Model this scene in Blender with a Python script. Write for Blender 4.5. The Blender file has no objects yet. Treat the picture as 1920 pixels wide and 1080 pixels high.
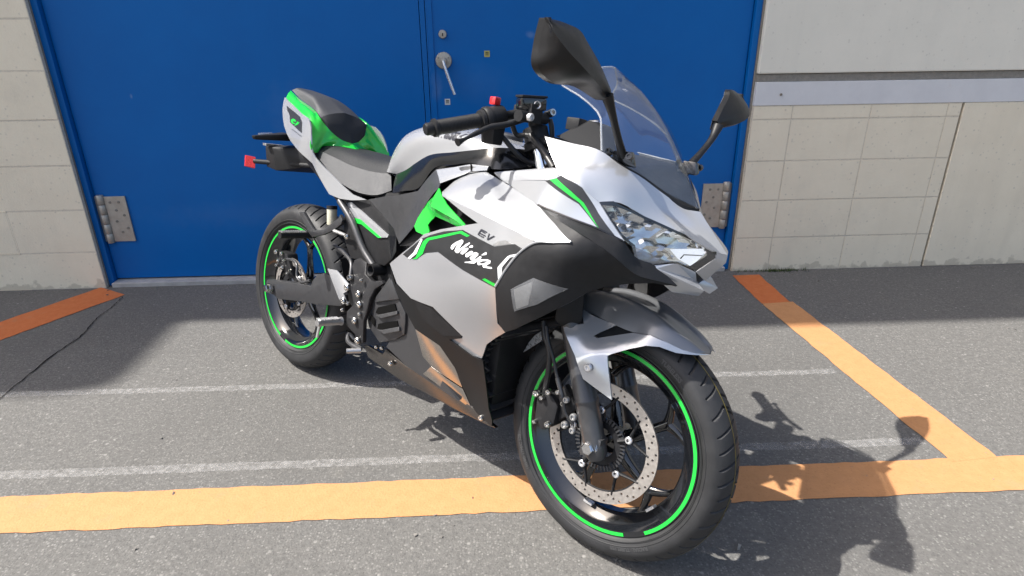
import bpy, bmesh, math, random
import numpy as np
from mathutils import Vector, Matrix
from mathutils.geometry import delaunay_2d_cdt
from mathutils.bvhtree import BVHTree
random.seed(7); np.random.seed(7)
SC=bpy.context.scene; COL=SC.collection
# ---------------------------------------------------------------- camera
cd=bpy.data.cameras.new('camera'); cam=bpy.data.objects.new('camera',cd); COL.objects.link(cam)
cd.sensor_width=36; cd.lens=22.0682; cd.clip_start=.05; cd.clip_end=500
cam.matrix_world=Matrix([[0.998924, 0.027294, -0.0375, 0.72565], [-0.045174, 0.389327, -0.919991, -2.15759], [-0.01051, 0.920695, 0.390141, 1.20475], [0, 0, 0, 1]])
SC.camera=cam
# ---------------------------------------------------------------- sky and sun
SUN=Vector((.585,-.030,-.81)).normalized()           # the way the light travels
w=bpy.data.worlds.new('World'); SC.world=w; w.use_nodes=True
nt=w.node_tree; sky=nt.nodes.new('ShaderNodeTexSky'); sky.sky_type='NISHITA'; sky.sun_disc=False
sky.sun_elevation=math.asin(-SUN.z); sky.sun_rotation=math.atan2(-SUN.x,-SUN.y)
sky.air_density=1.0; sky.dust_density=4.5; sky.ozone_density=1.0
bg=nt.nodes['Background']; bg.inputs[1].default_value=.14; nt.links.new(sky.outputs[0],bg.inputs[0])
sd=bpy.data.lights.new('sun','SUN'); sd.energy=4.6; sd.angle=math.radians(.53); sd.color=(1,.965,.91)
so=bpy.data.objects.new('sun',sd); COL.objects.link(so); so.rotation_euler=SUN.to_track_quat('-Z','Y').to_euler(); so.location=(-4,1,9)
vs=SC.view_settings; vs.view_transform='Standard'; vs.look='None'; vs.gamma=1; vs.use_curve_mapping=False; vs.exposure=1.0
SC.cycles.caustics_reflective=False; SC.cycles.caustics_refractive=False; SC.cycles.blur_glossy=1.0; SC.cycles.sample_clamp_indirect=5; SC.cycles.max_bounces=10; SC.cycles.transparent_max_bounces=24
# ---------------------------------------------------------------- measured points, metres in the motorcycle's frame (x forward, y left, z up)
D={
'cowl_0':[(1.1773,-0.195,0.9612),(1.2467,-0.185,0.9553),(1.3081,-0.172,0.9484),(1.3468,-0.15,0.9262),(1.3762,-0.12,0.9106),(1.4146,-0.075,0.8814),(1.4502,-0.026,0.8565),(1.466,0,0.8552)],
'cowl_1':[(1.2161,-0.212,0.9244),(1.2819,-0.208,0.9179),(1.3297,-0.193,0.903),(1.3688,-0.168,0.8878),(1.4035,-0.126,0.8639),(1.4434,-0.072,0.838),(1.4869,-0.03,0.8198),(1.5075,0,0.8146)],
'cowl_2':[(1.2504,-0.222,0.8901),(1.3076,-0.214,0.8722),(1.3406,-0.195,0.8482),(1.3646,-0.182,0.8548),(1.4123,-0.13,0.834),(1.4777,-0.075,0.8096),(1.5313,-0.03,0.7836),(1.5435,0,0.7797)],
'nose_low_0':[(1.5313,-0.03,0.7836),(1.5435,0,0.7797)],
'nose_low_1':[(1.5334,-0.028,0.7707),(1.5439,0,0.7629)],
'nose_low_2':[(1.5023,-0.04,0.7357),(1.5088,0,0.7151)],
'chin':[(1.4429,-0.112,0.74),(1.4722,-0.073,0.7491),(1.5023,-0.04,0.7357),(1.5088,0,0.7151),(1.4981,-0.016,0.7139),(1.526,-0.034,0.7013),(1.4823,-0.072,0.7013),(1.454,-0.105,0.734)],
'side_upper':[(1.0806,-0.2,0.8541),(1.1558,-0.212,0.8642),(1.2172,-0.222,0.8727),(1.2548,-0.224,0.8896),(1.3076,-0.214,0.8722),(1.3419,-0.197,0.8484),(1.3927,-0.183,0.7937),(1.4049,-0.182,0.7833),(1.3553,-0.204,0.7982),(1.2834,-0.222,0.8093),(1.2144,-0.23,0.8212),(1.1475,-0.214,0.8367)],
'dash_rim':[(1.0375,-0.19,0.8683),(1.0812,-0.185,0.8774),(1.2076,-0.19,0.9015),(1.2262,-0.195,0.9016),(1.2338,-0.2,0.8898),(1.2341,-0.208,0.8791),(1.2047,-0.21,0.8726),(1.081,-0.2,0.8532)],
'f_top_0':[(0.9028,-0.215,0.7986),(0.929,-0.178,0.8457),(0.985,-0.17,0.8655),(1.0185,-0.178,0.8597),(1.2167,-0.232,0.8199),(1.3369,-0.266,0.7729)],
'f_top_1':[(0.9154,-0.226,0.7964),(0.9813,-0.224,0.8208),(1.0612,-0.228,0.8235),(1.1349,-0.238,0.8096),(1.2479,-0.26,0.7871),(1.338,-0.267,0.771)],
'f_top_2':[(0.9259,-0.235,0.7933),(0.9999,-0.246,0.7848),(1.0922,-0.263,0.7769),(1.1827,-0.273,0.7654),(1.2605,-0.28,0.7564),(1.3391,-0.268,0.7692)],
'side_ctrl':[(0.9258,-0.235,0.7939),(1.0922,-0.263,0.7769),(1.1827,-0.273,0.7654),(1.2606,-0.28,0.7559),(0.7288,-0.212,0.5787),(0.7586,-0.206,0.5311),(0.8162,-0.202,0.505),(0.9032,-0.2,0.5048),(0.9945,-0.172,0.4495),(1.0458,-0.15,0.4035),(1.156,-0.205,0.5179),(1.1408,-0.22,0.5382),(1.1628,-0.268,0.6335),(1.0061,-0.254,0.6772),(1.0375,-0.244,0.5948),(0.8694,-0.228,0.6878),(1.2392,-0.279,0.7302)],
'side_main':[(0.9259,-0.2351,0.7933),(1.003,-0.249,0.7853),(1.0922,-0.263,0.7769),(1.1827,-0.2731,0.7654),(1.2605,-0.28,0.7564),(1.229,-0.2785,0.7279),(1.1958,-0.2757,0.6859),(1.1627,-0.2679,0.6335),(1.1554,-0.2496,0.5898),(1.1408,-0.219,0.5368),(1.1569,-0.2053,0.5182),(1.1198,-0.1917,0.4914),(1.0781,-0.1747,0.4577),(1.0485,-0.1516,0.4076),(1.0159,-0.1512,0.4034),(0.9411,-0.1665,0.4265),(0.9955,-0.1722,0.4499),(0.9474,-0.1884,0.4796),(0.9023,-0.2002,0.5053),(0.8584,-0.201,0.5043),(0.8174,-0.2019,0.5047),(0.7586,-0.206,0.5311),(0.7288,-0.212,0.5787),(0.774,-0.2179,0.6127),(0.8283,-0.2234,0.6531),(0.8694,-0.228,0.6879),(0.9392,-0.2396,0.714),(1.0811,-0.263,0.7564),(1.0205,-0.2529,0.7699)],
'dc_black':[(0.7869,-0.2189,0.6173),(0.8431,-0.2248,0.6613),(0.8648,-0.2273,0.6762),(0.9001,-0.2325,0.6925),(0.9555,-0.243,0.7125),(1.0323,-0.2575,0.7317),(1.0605,-0.2622,0.7283),(1.1437,-0.2727,0.7193),(1.1502,-0.2733,0.7192),(1.2077,-0.277,0.737),(1.2337,-0.2788,0.7318),(1.1646,-0.2698,0.6411),(1.1595,-0.2669,0.6305),(1.0449,-0.2572,0.6422),(0.9383,-0.2384,0.6587),(0.885,-0.2284,0.6438),(0.8475,-0.2228,0.6208),(0.8135,-0.2198,0.6115),(0.8091,-0.2197,0.6123)],
'dc_white1':[(0.8187,-0.2201,0.6119),(0.8464,-0.2237,0.6336),(0.8665,-0.2274,0.6736),(0.8607,-0.2268,0.6741),(0.8519,-0.2256,0.6607),(0.8334,-0.2227,0.6332),(0.8091,-0.2197,0.6126)],
'dc_green1':[(0.8285,-0.2209,0.6137),(0.8431,-0.2226,0.6224),(0.8702,-0.2277,0.6698),(0.8883,-0.2305,0.6825),(1.0292,-0.2571,0.7287),(1.0618,-0.2627,0.724),(1.0516,-0.2614,0.7196),(1.0251,-0.2568,0.7221),(0.896,-0.2315,0.6779),(0.8844,-0.2294,0.6653),(0.8722,-0.2265,0.6383),(0.8476,-0.2227,0.6195)],
'dc_green2':[(1.1204,-0.2661,0.6384),(1.1291,-0.268,0.6431),(1.1631,-0.2694,0.6395),(1.1596,-0.2674,0.6322)],
'dc_white2':[(1.1805,-0.2725,0.6564),(1.1719,-0.2721,0.6531),(1.1682,-0.2747,0.6778),(1.1746,-0.2753,0.6859),(1.1931,-0.2765,0.7077),(1.1997,-0.2768,0.7118),(1.2269,-0.2782,0.7218),(1.2223,-0.2778,0.7155),(1.2006,-0.2768,0.7072),(1.1811,-0.2753,0.682)],
'dc_grey':[(1.1416,-0.2724,0.721),(1.1578,-0.2731,0.7322),(1.181,-0.2745,0.7393),(1.2003,-0.2764,0.736),(1.1513,-0.2733,0.721)],
'dc_ev0':[(1.0978,-0.2659,0.747),(1.1177,-0.2684,0.7447),(1.1161,-0.2684,0.7424),(1.1035,-0.2668,0.7437),(1.0982,-0.2662,0.7432),(1.0941,-0.2661,0.7384),(1.1157,-0.2688,0.7359),(1.1141,-0.2688,0.7336),(1.0948,-0.2664,0.736),(1.0917,-0.2661,0.7334),(1.1108,-0.2686,0.7319),(1.1091,-0.2685,0.7296),(1.0888,-0.2659,0.7323),(1.0889,-0.2657,0.7348),(1.0959,-0.2658,0.7457)],
'dc_ev1':[(1.0997,-0.2664,0.7433),(1.1134,-0.2681,0.7413),(1.1126,-0.2682,0.7397),(1.0991,-0.2665,0.7413)],
'dc_ev2':[(1.1242,-0.2692,0.743),(1.1274,-0.2696,0.7422),(1.1245,-0.2701,0.7314),(1.1409,-0.271,0.741),(1.1449,-0.2714,0.7405),(1.1255,-0.2704,0.728),(1.122,-0.27,0.7282)],
'dc_nj0':[(0.9953,-0.2519,0.6822),(0.998,-0.2525,0.6881),(1.0128,-0.2554,0.6987),(1.0338,-0.2589,0.7093),(1.0409,-0.2601,0.7095),(1.0428,-0.2606,0.7053),(1.0328,-0.2591,0.6917),(1.0307,-0.2587,0.686),(1.0545,-0.2625,0.7038),(1.0649,-0.2638,0.7096),(1.0682,-0.2644,0.7083),(1.063,-0.2637,0.7036),(1.0514,-0.2621,0.6949),(1.0363,-0.2596,0.6832),(1.0276,-0.2579,0.6764),(1.0195,-0.2564,0.6756),(1.0134,-0.2554,0.6784),(1.0151,-0.2559,0.6846),(1.0234,-0.2574,0.6969),(1.0131,-0.2556,0.6894),(1.0046,-0.2538,0.6796),(0.9979,-0.2523,0.6791)],
'dc_nj1':[(1.0657,-0.2642,0.6996),(1.0742,-0.2653,0.7056),(1.0802,-0.2662,0.7049),(1.0794,-0.2662,0.7012),(1.0676,-0.2645,0.6987)],
'dc_nj2':[(1.037,-0.2596,0.6792),(1.0502,-0.2619,0.6925),(1.0613,-0.2636,0.6966),(1.0659,-0.2643,0.6951),(1.0583,-0.2631,0.6867),(1.0469,-0.2611,0.6778),(1.04,-0.26,0.6773)],
'dc_nj3':[(1.0564,-0.2626,0.6785),(1.0582,-0.263,0.6825),(1.0756,-0.2657,0.6927),(1.0821,-0.2666,0.6932),(1.0831,-0.2667,0.6898),(1.0918,-0.2679,0.6934),(1.1014,-0.2691,0.6931),(1.1022,-0.2692,0.6892),(1.0913,-0.2676,0.6786),(1.0962,-0.2682,0.6787),(1.1093,-0.2701,0.6889),(1.1142,-0.2707,0.6876),(1.1121,-0.2703,0.6825),(1.1001,-0.2685,0.6736),(1.0913,-0.2669,0.6674),(1.0817,-0.2654,0.6655),(1.0561,-0.2613,0.6608),(1.0567,-0.2617,0.663),(1.0732,-0.2644,0.6676),(1.0856,-0.2666,0.6737),(1.0774,-0.2654,0.6732),(1.0733,-0.265,0.6763),(1.084,-0.2669,0.6875),(1.0788,-0.2661,0.6848),(1.0637,-0.2636,0.6751),(1.0577,-0.2627,0.6752)],
'dc_nj4':[(1.1132,-0.2706,0.6928),(1.1257,-0.2718,0.7016),(1.1299,-0.2723,0.6996),(1.1278,-0.2721,0.6957),(1.1142,-0.2707,0.6915)],
'dc_nj5':[(1.1022,-0.2685,0.6701),(1.1044,-0.2692,0.6767),(1.1144,-0.2706,0.6826),(1.1347,-0.2728,0.6874),(1.1451,-0.2737,0.6864),(1.1446,-0.2735,0.6814),(1.134,-0.2723,0.6738),(1.1329,-0.272,0.6711),(1.1501,-0.2736,0.6738),(1.1526,-0.2736,0.671),(1.1464,-0.273,0.6694),(1.1245,-0.2708,0.6665),(1.1203,-0.2706,0.669),(1.1222,-0.271,0.6724),(1.1057,-0.2687,0.6674)],
'dc_njhole':[(1.1095,-0.2697,0.6744),(1.1195,-0.2711,0.6798),(1.1326,-0.2725,0.6829),(1.1343,-0.2726,0.6814),(1.1232,-0.2713,0.6757),(1.113,-0.2699,0.6722)],
'su_ctrl':[(1.0806,-0.2,0.8541),(1.1558,-0.212,0.8642),(1.2172,-0.222,0.8727),(1.2548,-0.224,0.8896),(1.3076,-0.214,0.8722),(1.3419,-0.197,0.8484),(1.3927,-0.183,0.7937),(1.4049,-0.182,0.7833),(1.3553,-0.204,0.7982),(1.2834,-0.222,0.8093),(1.2144,-0.23,0.8212),(1.1475,-0.214,0.8367)],
'su_black':[(1.2184,-0.2223,0.8725),(1.2422,-0.2246,0.8787),(1.2578,-0.2238,0.8889),(1.307,-0.2141,0.8725),(1.3462,-0.1995,0.828),(1.3873,-0.1871,0.7889),(1.3552,-0.2036,0.7986),(1.3057,-0.2147,0.8394)],
'su_green':[(1.2323,-0.2238,0.8761),(1.2483,-0.2246,0.882),(1.2878,-0.2205,0.861),(1.3151,-0.2108,0.8435),(1.3349,-0.2059,0.8212),(1.3559,-0.203,0.7997),(1.3272,-0.2081,0.8244),(1.3075,-0.214,0.8421),(1.264,-0.2251,0.863)],
'cowl_a_0':[(1.2144,-0.23,0.8212),(1.2591,-0.228,0.8147),(1.3075,-0.217,0.8062),(1.3553,-0.204,0.7982),(1.4037,-0.184,0.7831),(1.4166,-0.15,0.7545),(1.4436,-0.114,0.7403),(1.4846,-0.076,0.7053)],
'cowl_a_1':[(1.2149,-0.2305,0.8207),(1.275,-0.246,0.8054),(1.3361,-0.252,0.7905),(1.3828,-0.241,0.7737),(1.4149,-0.217,0.7526),(1.4409,-0.178,0.7246),(1.4611,-0.126,0.7131),(1.4849,-0.0765,0.7049)],
'cb_ctrl':[(1.2144,-0.23,0.8212),(1.275,-0.246,0.8054),(1.3361,-0.252,0.7905),(1.3828,-0.241,0.7737),(1.4149,-0.217,0.7526),(1.4409,-0.178,0.7246),(1.4611,-0.126,0.7131),(1.4846,-0.076,0.7053),(1.4489,-0.11,0.7032),(1.3795,-0.19,0.6822),(1.3385,-0.238,0.6427),(1.223,-0.255,0.5526),(1.1932,-0.25,0.5362),(1.1788,-0.255,0.5484),(1.1754,-0.283,0.638),(1.2029,-0.284,0.6881),(1.2335,-0.284,0.7291),(1.2651,-0.283,0.7529),(1.3401,-0.2685,0.7699),(1.2818,-0.252,0.7947),(1.3549,-0.262,0.7343),(1.2802,-0.28,0.7065),(1.2853,-0.27,0.64),(1.3967,-0.222,0.7368)],
'cowl_black':[(1.2144,-0.23,0.8212),(1.275,-0.246,0.8054),(1.3361,-0.252,0.7905),(1.3828,-0.241,0.7737),(1.4149,-0.217,0.7526),(1.4409,-0.178,0.7246),(1.4611,-0.126,0.7131),(1.4846,-0.076,0.7053),(1.4695,-0.0922,0.7027),(1.4515,-0.1151,0.7042),(1.4182,-0.1531,0.6973),(1.3799,-0.1908,0.6824),(1.3591,-0.2152,0.6665),(1.338,-0.2372,0.6425),(1.2871,-0.2537,0.5998),(1.2227,-0.2546,0.5525),(1.1932,-0.25,0.5362),(1.1792,-0.2555,0.5486),(1.1784,-0.2743,0.5988),(1.1752,-0.2829,0.638),(1.203,-0.2842,0.6881),(1.2334,-0.2838,0.7291),(1.2643,-0.2819,0.7527),(1.3393,-0.2673,0.7697),(1.2824,-0.2527,0.7949)],
'ind':[(1.222,-0.2827,0.6446),(1.2735,-0.2801,0.6814),(1.3378,-0.2453,0.6723),(1.2841,-0.2665,0.6273),(1.2627,-0.2697,0.6155),(1.2304,-0.2708,0.5972)],
'ind_in':[(1.2286,-0.2824,0.6457),(1.2727,-0.2796,0.6739),(1.271,-0.2774,0.6542),(1.263,-0.2712,0.6203),(1.2355,-0.2723,0.6043)],
'hl_ctrl':[(1.3405,-0.195,0.8488),(1.3649,-0.182,0.8553),(1.412,-0.13,0.8337),(1.4773,-0.075,0.8099),(1.5313,-0.03,0.7837),(1.5338,-0.029,0.7708),(1.503,-0.042,0.7371),(1.4858,-0.058,0.7443),(1.4719,-0.073,0.7501),(1.4416,-0.114,0.7408),(1.4202,-0.147,0.7466),(1.4109,-0.157,0.7743),(1.3896,-0.178,0.7934)],
'headlight':[(1.3405,-0.195,0.8488),(1.3649,-0.182,0.8553),(1.412,-0.13,0.8337),(1.4773,-0.075,0.8099),(1.5313,-0.03,0.7837),(1.5338,-0.029,0.7708),(1.503,-0.042,0.7371),(1.4858,-0.058,0.7443),(1.4719,-0.073,0.7501),(1.4416,-0.114,0.7408),(1.4202,-0.147,0.7466),(1.4109,-0.157,0.7743),(1.3896,-0.178,0.7934)],
'hl_trim':[(1.3408,-0.1954,0.8488),(1.343,-0.1939,0.8506),(1.3645,-0.1815,0.8558),(1.4121,-0.1303,0.8341),(1.4771,-0.075,0.8105),(1.5316,-0.03,0.7841),(1.5325,-0.0296,0.7777),(1.5276,-0.0328,0.7819),(1.478,-0.0743,0.805),(1.4134,-0.1307,0.8289),(1.3842,-0.1637,0.8422),(1.3664,-0.1814,0.8467),(1.345,-0.1947,0.8436)],
'hl_drl':[(1.4579,-0.0936,0.7756),(1.5068,-0.0482,0.786),(1.5131,-0.0423,0.7749),(1.4902,-0.0541,0.7462),(1.4713,-0.075,0.7573)],
'hl_dark':[(1.5095,-0.0464,0.7896),(1.5177,-0.0402,0.7881),(1.5316,-0.0301,0.7806),(1.5325,-0.0293,0.7695),(1.5034,-0.042,0.7382),(1.4862,-0.0576,0.7437),(1.491,-0.0534,0.7459),(1.5012,-0.0467,0.7547),(1.5173,-0.0395,0.7747)],
'hl_c':[(1.414,-0.1444,0.7999),(1.4436,-0.11,0.7934),(1.3801,-0.1754,0.8194),(1.4739,-0.0774,0.7909)],
'drl_line':[(1.474,-0.0724,0.7595),(1.4788,-0.0692,0.7687),(1.5117,-0.043,0.7731),(1.5112,-0.0431,0.7714),(1.4795,-0.068,0.7668),(1.4756,-0.0704,0.7581)],
'lip':[(1.1767,-0.2845,0.6385),(1.2042,-0.2855,0.6885),(1.2348,-0.2855,0.7295),(1.2663,-0.2845,0.7534),(1.3077,-0.277,0.7626),(1.3411,-0.27,0.7704)],
'lip2':[(1.216,-0.232,0.8215),(1.2848,-0.224,0.8096),(1.3567,-0.206,0.7979),(1.4048,-0.186,0.7834)],
'hl_low':[(1.4109,-0.157,0.7743),(1.442,-0.1144,0.7605),(1.4544,-0.0963,0.7522),(1.4691,-0.0768,0.7517),(1.4416,-0.1141,0.7408),(1.4201,-0.1469,0.7466)],
'hl_blue':[(1.3441,-0.1943,0.8465),(1.3656,-0.1815,0.8505),(1.4169,-0.1279,0.8265),(1.3942,-0.1538,0.8322),(1.3542,-0.1902,0.8424)],
'hl_bowl1':[(1.3784,-0.1364,0.8086),(1.4199,-0.0955,0.7822)],
'hl_bowl2':[(1.4213,-0.0908,0.7946),(1.4554,-0.0545,0.7766)],
'trim_0':[(1.3064,-0.17,0.9505),(1.3449,-0.148,0.9293),(1.3741,-0.118,0.9147),(1.4121,-0.073,0.8877),(1.449,-0.026,0.8619),(1.4636,0,0.8604)],
'trim_1':[(1.3091,-0.173,0.9469),(1.3479,-0.151,0.9241),(1.3777,-0.121,0.9064),(1.4163,-0.076,0.8762),(1.4518,-0.027,0.8517),(1.4621,0,0.8511)],
'screen_0':[(1.3086,-0.17,0.9487),(1.2889,-0.155,0.9886),(1.2707,-0.138,1.0147),(1.216,-0.12,1.0468),(1.1279,-0.1,1.0784)],
'screen_1':[(1.373,-0.116,0.9147),(1.3411,-0.108,0.9696),(1.3058,-0.1,1.0212),(1.245,-0.088,1.0699),(1.1601,-0.07,1.1124)],
'screen_2':[(1.4116,-0.072,0.8877),(1.3679,-0.068,0.9566),(1.319,-0.062,1.0236),(1.2565,-0.054,1.0812),(1.1728,-0.04,1.1272)],
'screen_3':[(1.4633,0,0.8615),(1.4101,0,0.9391),(1.3496,0,1.0168),(1.2729,0,1.0881),(1.1921,0,1.1385)],
'intake_a':[(0.896,-0.222,0.8069),(0.9222,-0.232,0.7886),(0.9306,-0.232,0.7852),(0.9432,-0.234,0.7766),(0.9855,-0.24,0.7596),(1.0306,-0.25,0.7436),(1.0293,-0.256,0.7399),(0.9703,-0.25,0.7515),(0.8922,-0.236,0.7621),(0.8881,-0.226,0.7836)],
'intake_b':[(0.8922,-0.236,0.7621),(0.9703,-0.25,0.7515),(1.0293,-0.256,0.7399),(1.0024,-0.24,0.7317),(0.9543,-0.226,0.7342),(0.8896,-0.212,0.7368),(0.865,-0.206,0.7201),(0.8556,-0.206,0.7081),(0.8707,-0.212,0.6938),(0.8586,-0.218,0.6823),(0.811,-0.205,0.6827),(0.7921,-0.196,0.6925),(0.7988,-0.192,0.7153),(0.8173,-0.196,0.7394),(0.846,-0.206,0.7647),(0.8881,-0.226,0.7836)],
'intake_gap':[(0.8201,-0.165,0.8434),(0.946,-0.168,0.8701),(1.0052,-0.165,0.8618),(1.0125,-0.18,0.7938),(1.0186,-0.19,0.7423),(0.9679,-0.19,0.7202),(0.8194,-0.175,0.6639),(0.7616,-0.17,0.6325),(0.6976,-0.165,0.6184),(0.76,-0.17,0.692),(0.8155,-0.17,0.7914)],
'knee_ctrl':[(0.6311,-0.15,0.7461),(0.7558,-0.165,0.7795),(0.8161,-0.165,0.8441),(0.882,-0.166,0.8593),(0.9437,-0.17,0.8745),(1.0056,-0.172,0.8778),(1.006,-0.174,0.8684),(0.9428,-0.185,0.8495),(0.8809,-0.205,0.8163),(0.8863,-0.213,0.8046),(0.8161,-0.195,0.7393),(0.7854,-0.19,0.6917),(0.701,-0.165,0.6247),(0.6373,-0.15,0.6509),(0.6785,-0.155,0.631),(0.5127,-0.14,0.7169),(0.5879,-0.145,0.6883),(0.6537,-0.15,0.6583),(0.6687,-0.152,0.6418)],
'tank_flank':[(0.8206,-0.1675,0.8438),(0.8847,-0.1685,0.859),(0.9463,-0.1725,0.8742),(1.0066,-0.1745,0.8769),(1.0054,-0.1765,0.8672),(0.9578,-0.181,0.8585),(0.9433,-0.187,0.8485),(0.8832,-0.2065,0.8169),(0.8551,-0.188,0.8294)],
'tank_gap':[(0.946,-0.1735,0.8741),(0.9496,-0.1738,0.8748),(0.9618,-0.182,0.8607),(0.9586,-0.182,0.8595)],
'knee':[(0.5127,-0.14,0.7169),(0.6192,-0.148,0.7458),(0.6311,-0.15,0.7461),(0.7558,-0.165,0.7795),(0.8161,-0.165,0.8441),(0.882,-0.166,0.8593),(0.9437,-0.17,0.8745),(1.0056,-0.172,0.8778),(1.006,-0.174,0.8684),(0.9428,-0.185,0.8495),(0.8809,-0.205,0.8163),(0.8863,-0.213,0.8046),(0.8161,-0.195,0.7393),(0.7854,-0.19,0.6917),(0.701,-0.165,0.6247),(0.6704,-0.152,0.6393),(0.6537,-0.15,0.6583),(0.5879,-0.145,0.6883)],
'tank0':[(0.5773,-0.1,0.803),(0.6448,-0.12,0.8232),(0.7014,-0.135,0.8487),(0.7653,-0.148,0.8754),(0.8627,-0.156,0.894),(0.9469,-0.158,0.9101),(0.991,-0.15,0.9204),(1.051,-0.09,0.928)],
'tank_c':[(0.462,0,0.8),(0.48,0,0.862),(0.525,0,0.915),(0.6,0,0.946),(0.7,0,0.962),(0.8,0,0.96),(0.88,0,0.952),(0.99,0,0.935)],
'trim_tank_0':[(0.5773,-0.1,0.803),(0.6448,-0.12,0.8232),(0.7014,-0.135,0.8487),(0.7653,-0.148,0.8754),(0.8627,-0.156,0.894),(0.9469,-0.158,0.9101),(0.991,-0.15,0.9204),(1.051,-0.09,0.928)],
'trim_tank_1':[(0.6006,-0.125,0.7655),(0.6569,-0.135,0.7916),(0.7301,-0.15,0.816),(0.7963,-0.162,0.8618),(0.8762,-0.166,0.8784),(0.949,-0.166,0.8926),(1.0049,-0.16,0.8963),(1.0666,-0.1,0.9086)],
'trim_tank_2':[(0.6069,-0.13,0.7512),(0.6733,-0.145,0.7672),(0.7446,-0.156,0.7853),(0.8111,-0.164,0.8487),(0.8808,-0.168,0.8644),(0.9513,-0.17,0.8768),(1.0142,-0.165,0.8723),(1.0852,-0.11,0.8904)],
'tank_text':[(0.7418,-0.136,0.9194),(0.8957,-0.146,0.9098)],
'seat_0':[(0.191,-0.125,0.807),(0.2502,-0.135,0.7883),(0.3101,-0.142,0.7627),(0.3991,-0.145,0.7381),(0.4782,-0.138,0.7285),(0.5414,-0.124,0.7369),(0.563,-0.1,0.7529)],
'seat_1':[(0.1819,-0.115,0.8238),(0.2436,-0.12,0.8189),(0.2989,-0.118,0.8108),(0.3803,-0.114,0.7987),(0.4313,-0.108,0.7947),(0.4819,-0.1,0.7942),(0.5339,-0.085,0.7977)],
'seat_2':[(0.1759,-0.085,0.8395),(0.2169,-0.085,0.8373),(0.2823,-0.082,0.835),(0.3557,-0.078,0.8292),(0.3982,-0.072,0.8251),(0.4447,-0.066,0.8234),(0.5051,-0.06,0.8237)],
'seat_3':[(0.2085,0,0.8421),(0.23,0,0.841),(0.2663,0,0.84),(0.3135,0,0.8387),(0.348,0,0.8378),(0.3875,0,0.8359),(0.4369,0,0.8338)],
'tail_ctrl':[(-0.1007,-0.083,0.9755),(-0.1021,-0.088,0.9348),(-0.066,-0.098,0.8795),(0.0053,-0.112,0.8361),(0.2029,-0.142,0.7805),(0.2596,-0.15,0.7456),(0.3304,-0.155,0.7006),(0.3243,-0.155,0.7044),(0.3889,-0.155,0.6979),(0.4494,-0.153,0.7031),(0.5104,-0.15,0.7152),(0.4475,-0.152,0.7215),(0.3518,-0.154,0.7553),(0.231,-0.153,0.8044),(0.2056,-0.152,0.8363),(0.182,-0.144,0.8903),(0.145,-0.134,0.9195),(0.0756,-0.118,0.93),(-0.0643,-0.09,0.9656),(0.103,-0.135,0.8335),(0.0523,-0.118,0.8918)],
'tail_side':[(-0.1009,-0.0829,0.9762),(-0.1047,-0.0847,0.9579),(-0.1021,-0.088,0.9348),(-0.0862,-0.0931,0.9049),(-0.066,-0.098,0.8795),(-0.0348,-0.1041,0.8553),(0.0054,-0.112,0.8361),(0.1147,-0.1357,0.8058),(0.2034,-0.1423,0.7806),(0.2596,-0.15,0.7456),(0.3302,-0.155,0.7023),(0.3889,-0.155,0.6979),(0.4493,-0.153,0.7031),(0.513,-0.15,0.7156),(0.4477,-0.1521,0.7205),(0.4012,-0.1534,0.7358),(0.3518,-0.154,0.7553),(0.2884,-0.155,0.7805),(0.2307,-0.1528,0.8044),(0.2138,-0.1514,0.8163),(0.2055,-0.1519,0.8363),(0.1966,-0.1494,0.8634),(0.1821,-0.144,0.8903),(0.1655,-0.1393,0.9067),(0.1449,-0.134,0.9195),(0.0757,-0.118,0.93),(-0.0643,-0.09,0.9656)],
'tail_badge':[(-0.0669,-0.0916,0.9483),(0.071,-0.1186,0.9188),(0.1006,-0.1273,0.9023),(0.1153,-0.1347,0.869),(0.0855,-0.1278,0.8739),(-0.0148,-0.1047,0.8947),(-0.0297,-0.1001,0.9201),(-0.0555,-0.0948,0.9337)],
'tail_line':[(0.0084,-0.1103,0.8757),(0.1162,-0.1357,0.86),(0.1134,-0.1355,0.8569),(0.0061,-0.11,0.8729)],
'tail_e_0':[(-0.0081,-0.105,0.9045),(0.0109,-0.1078,0.9095),(0.036,-0.113,0.9063),(0.0422,-0.1149,0.9004),(0.0092,-0.1084,0.9008),(0.0166,-0.1102,0.8961),(0.037,-0.1143,0.8952),(0.0349,-0.1142,0.8925),(0.0073,-0.1087,0.8925),(-0.0078,-0.1056,0.8982)],
'tail_e_1':[(0.0404,-0.1153,0.8929),(0.0597,-0.1182,0.9034),(0.0664,-0.1202,0.8994),(0.0808,-0.123,0.9018),(0.0634,-0.1204,0.8926),(0.0323,-0.1143,0.886)],
'tail_green_0':[(-0.0992,-0.078,0.9762),(-0.0034,-0.098,0.945),(0.0705,-0.115,0.923),(0.1428,-0.131,0.9022),(0.1864,-0.145,0.8659),(0.2102,-0.153,0.8268),(0.2073,-0.135,0.8157),(0.1878,-0.1,0.8363),(0.2004,-0.045,0.8435),(0.2317,0,0.8413)],
'tail_green_1':[(-0.1055,-0.068,0.9907),(-0.0114,-0.085,0.9635),(0.085,-0.106,0.9434),(0.1385,-0.114,0.9225),(0.1732,-0.12,0.8877),(0.1901,-0.118,0.864),(0.1862,-0.1,0.86),(0.1931,-0.08,0.8572),(0.1946,-0.042,0.8525),(0.2172,0,0.8486)],
'tail_green_2':[(-0.1212,-0.05,1.0027),(-0.0391,-0.06,0.9761),(0.0626,-0.074,0.9536),(0.1005,-0.08,0.9429),(0.1492,-0.092,0.924),(0.1619,-0.08,0.9057),(0.1752,-0.07,0.8904),(0.1837,-0.052,0.8758),(0.1921,-0.034,0.8649),(0.2033,0,0.8569)],
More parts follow.
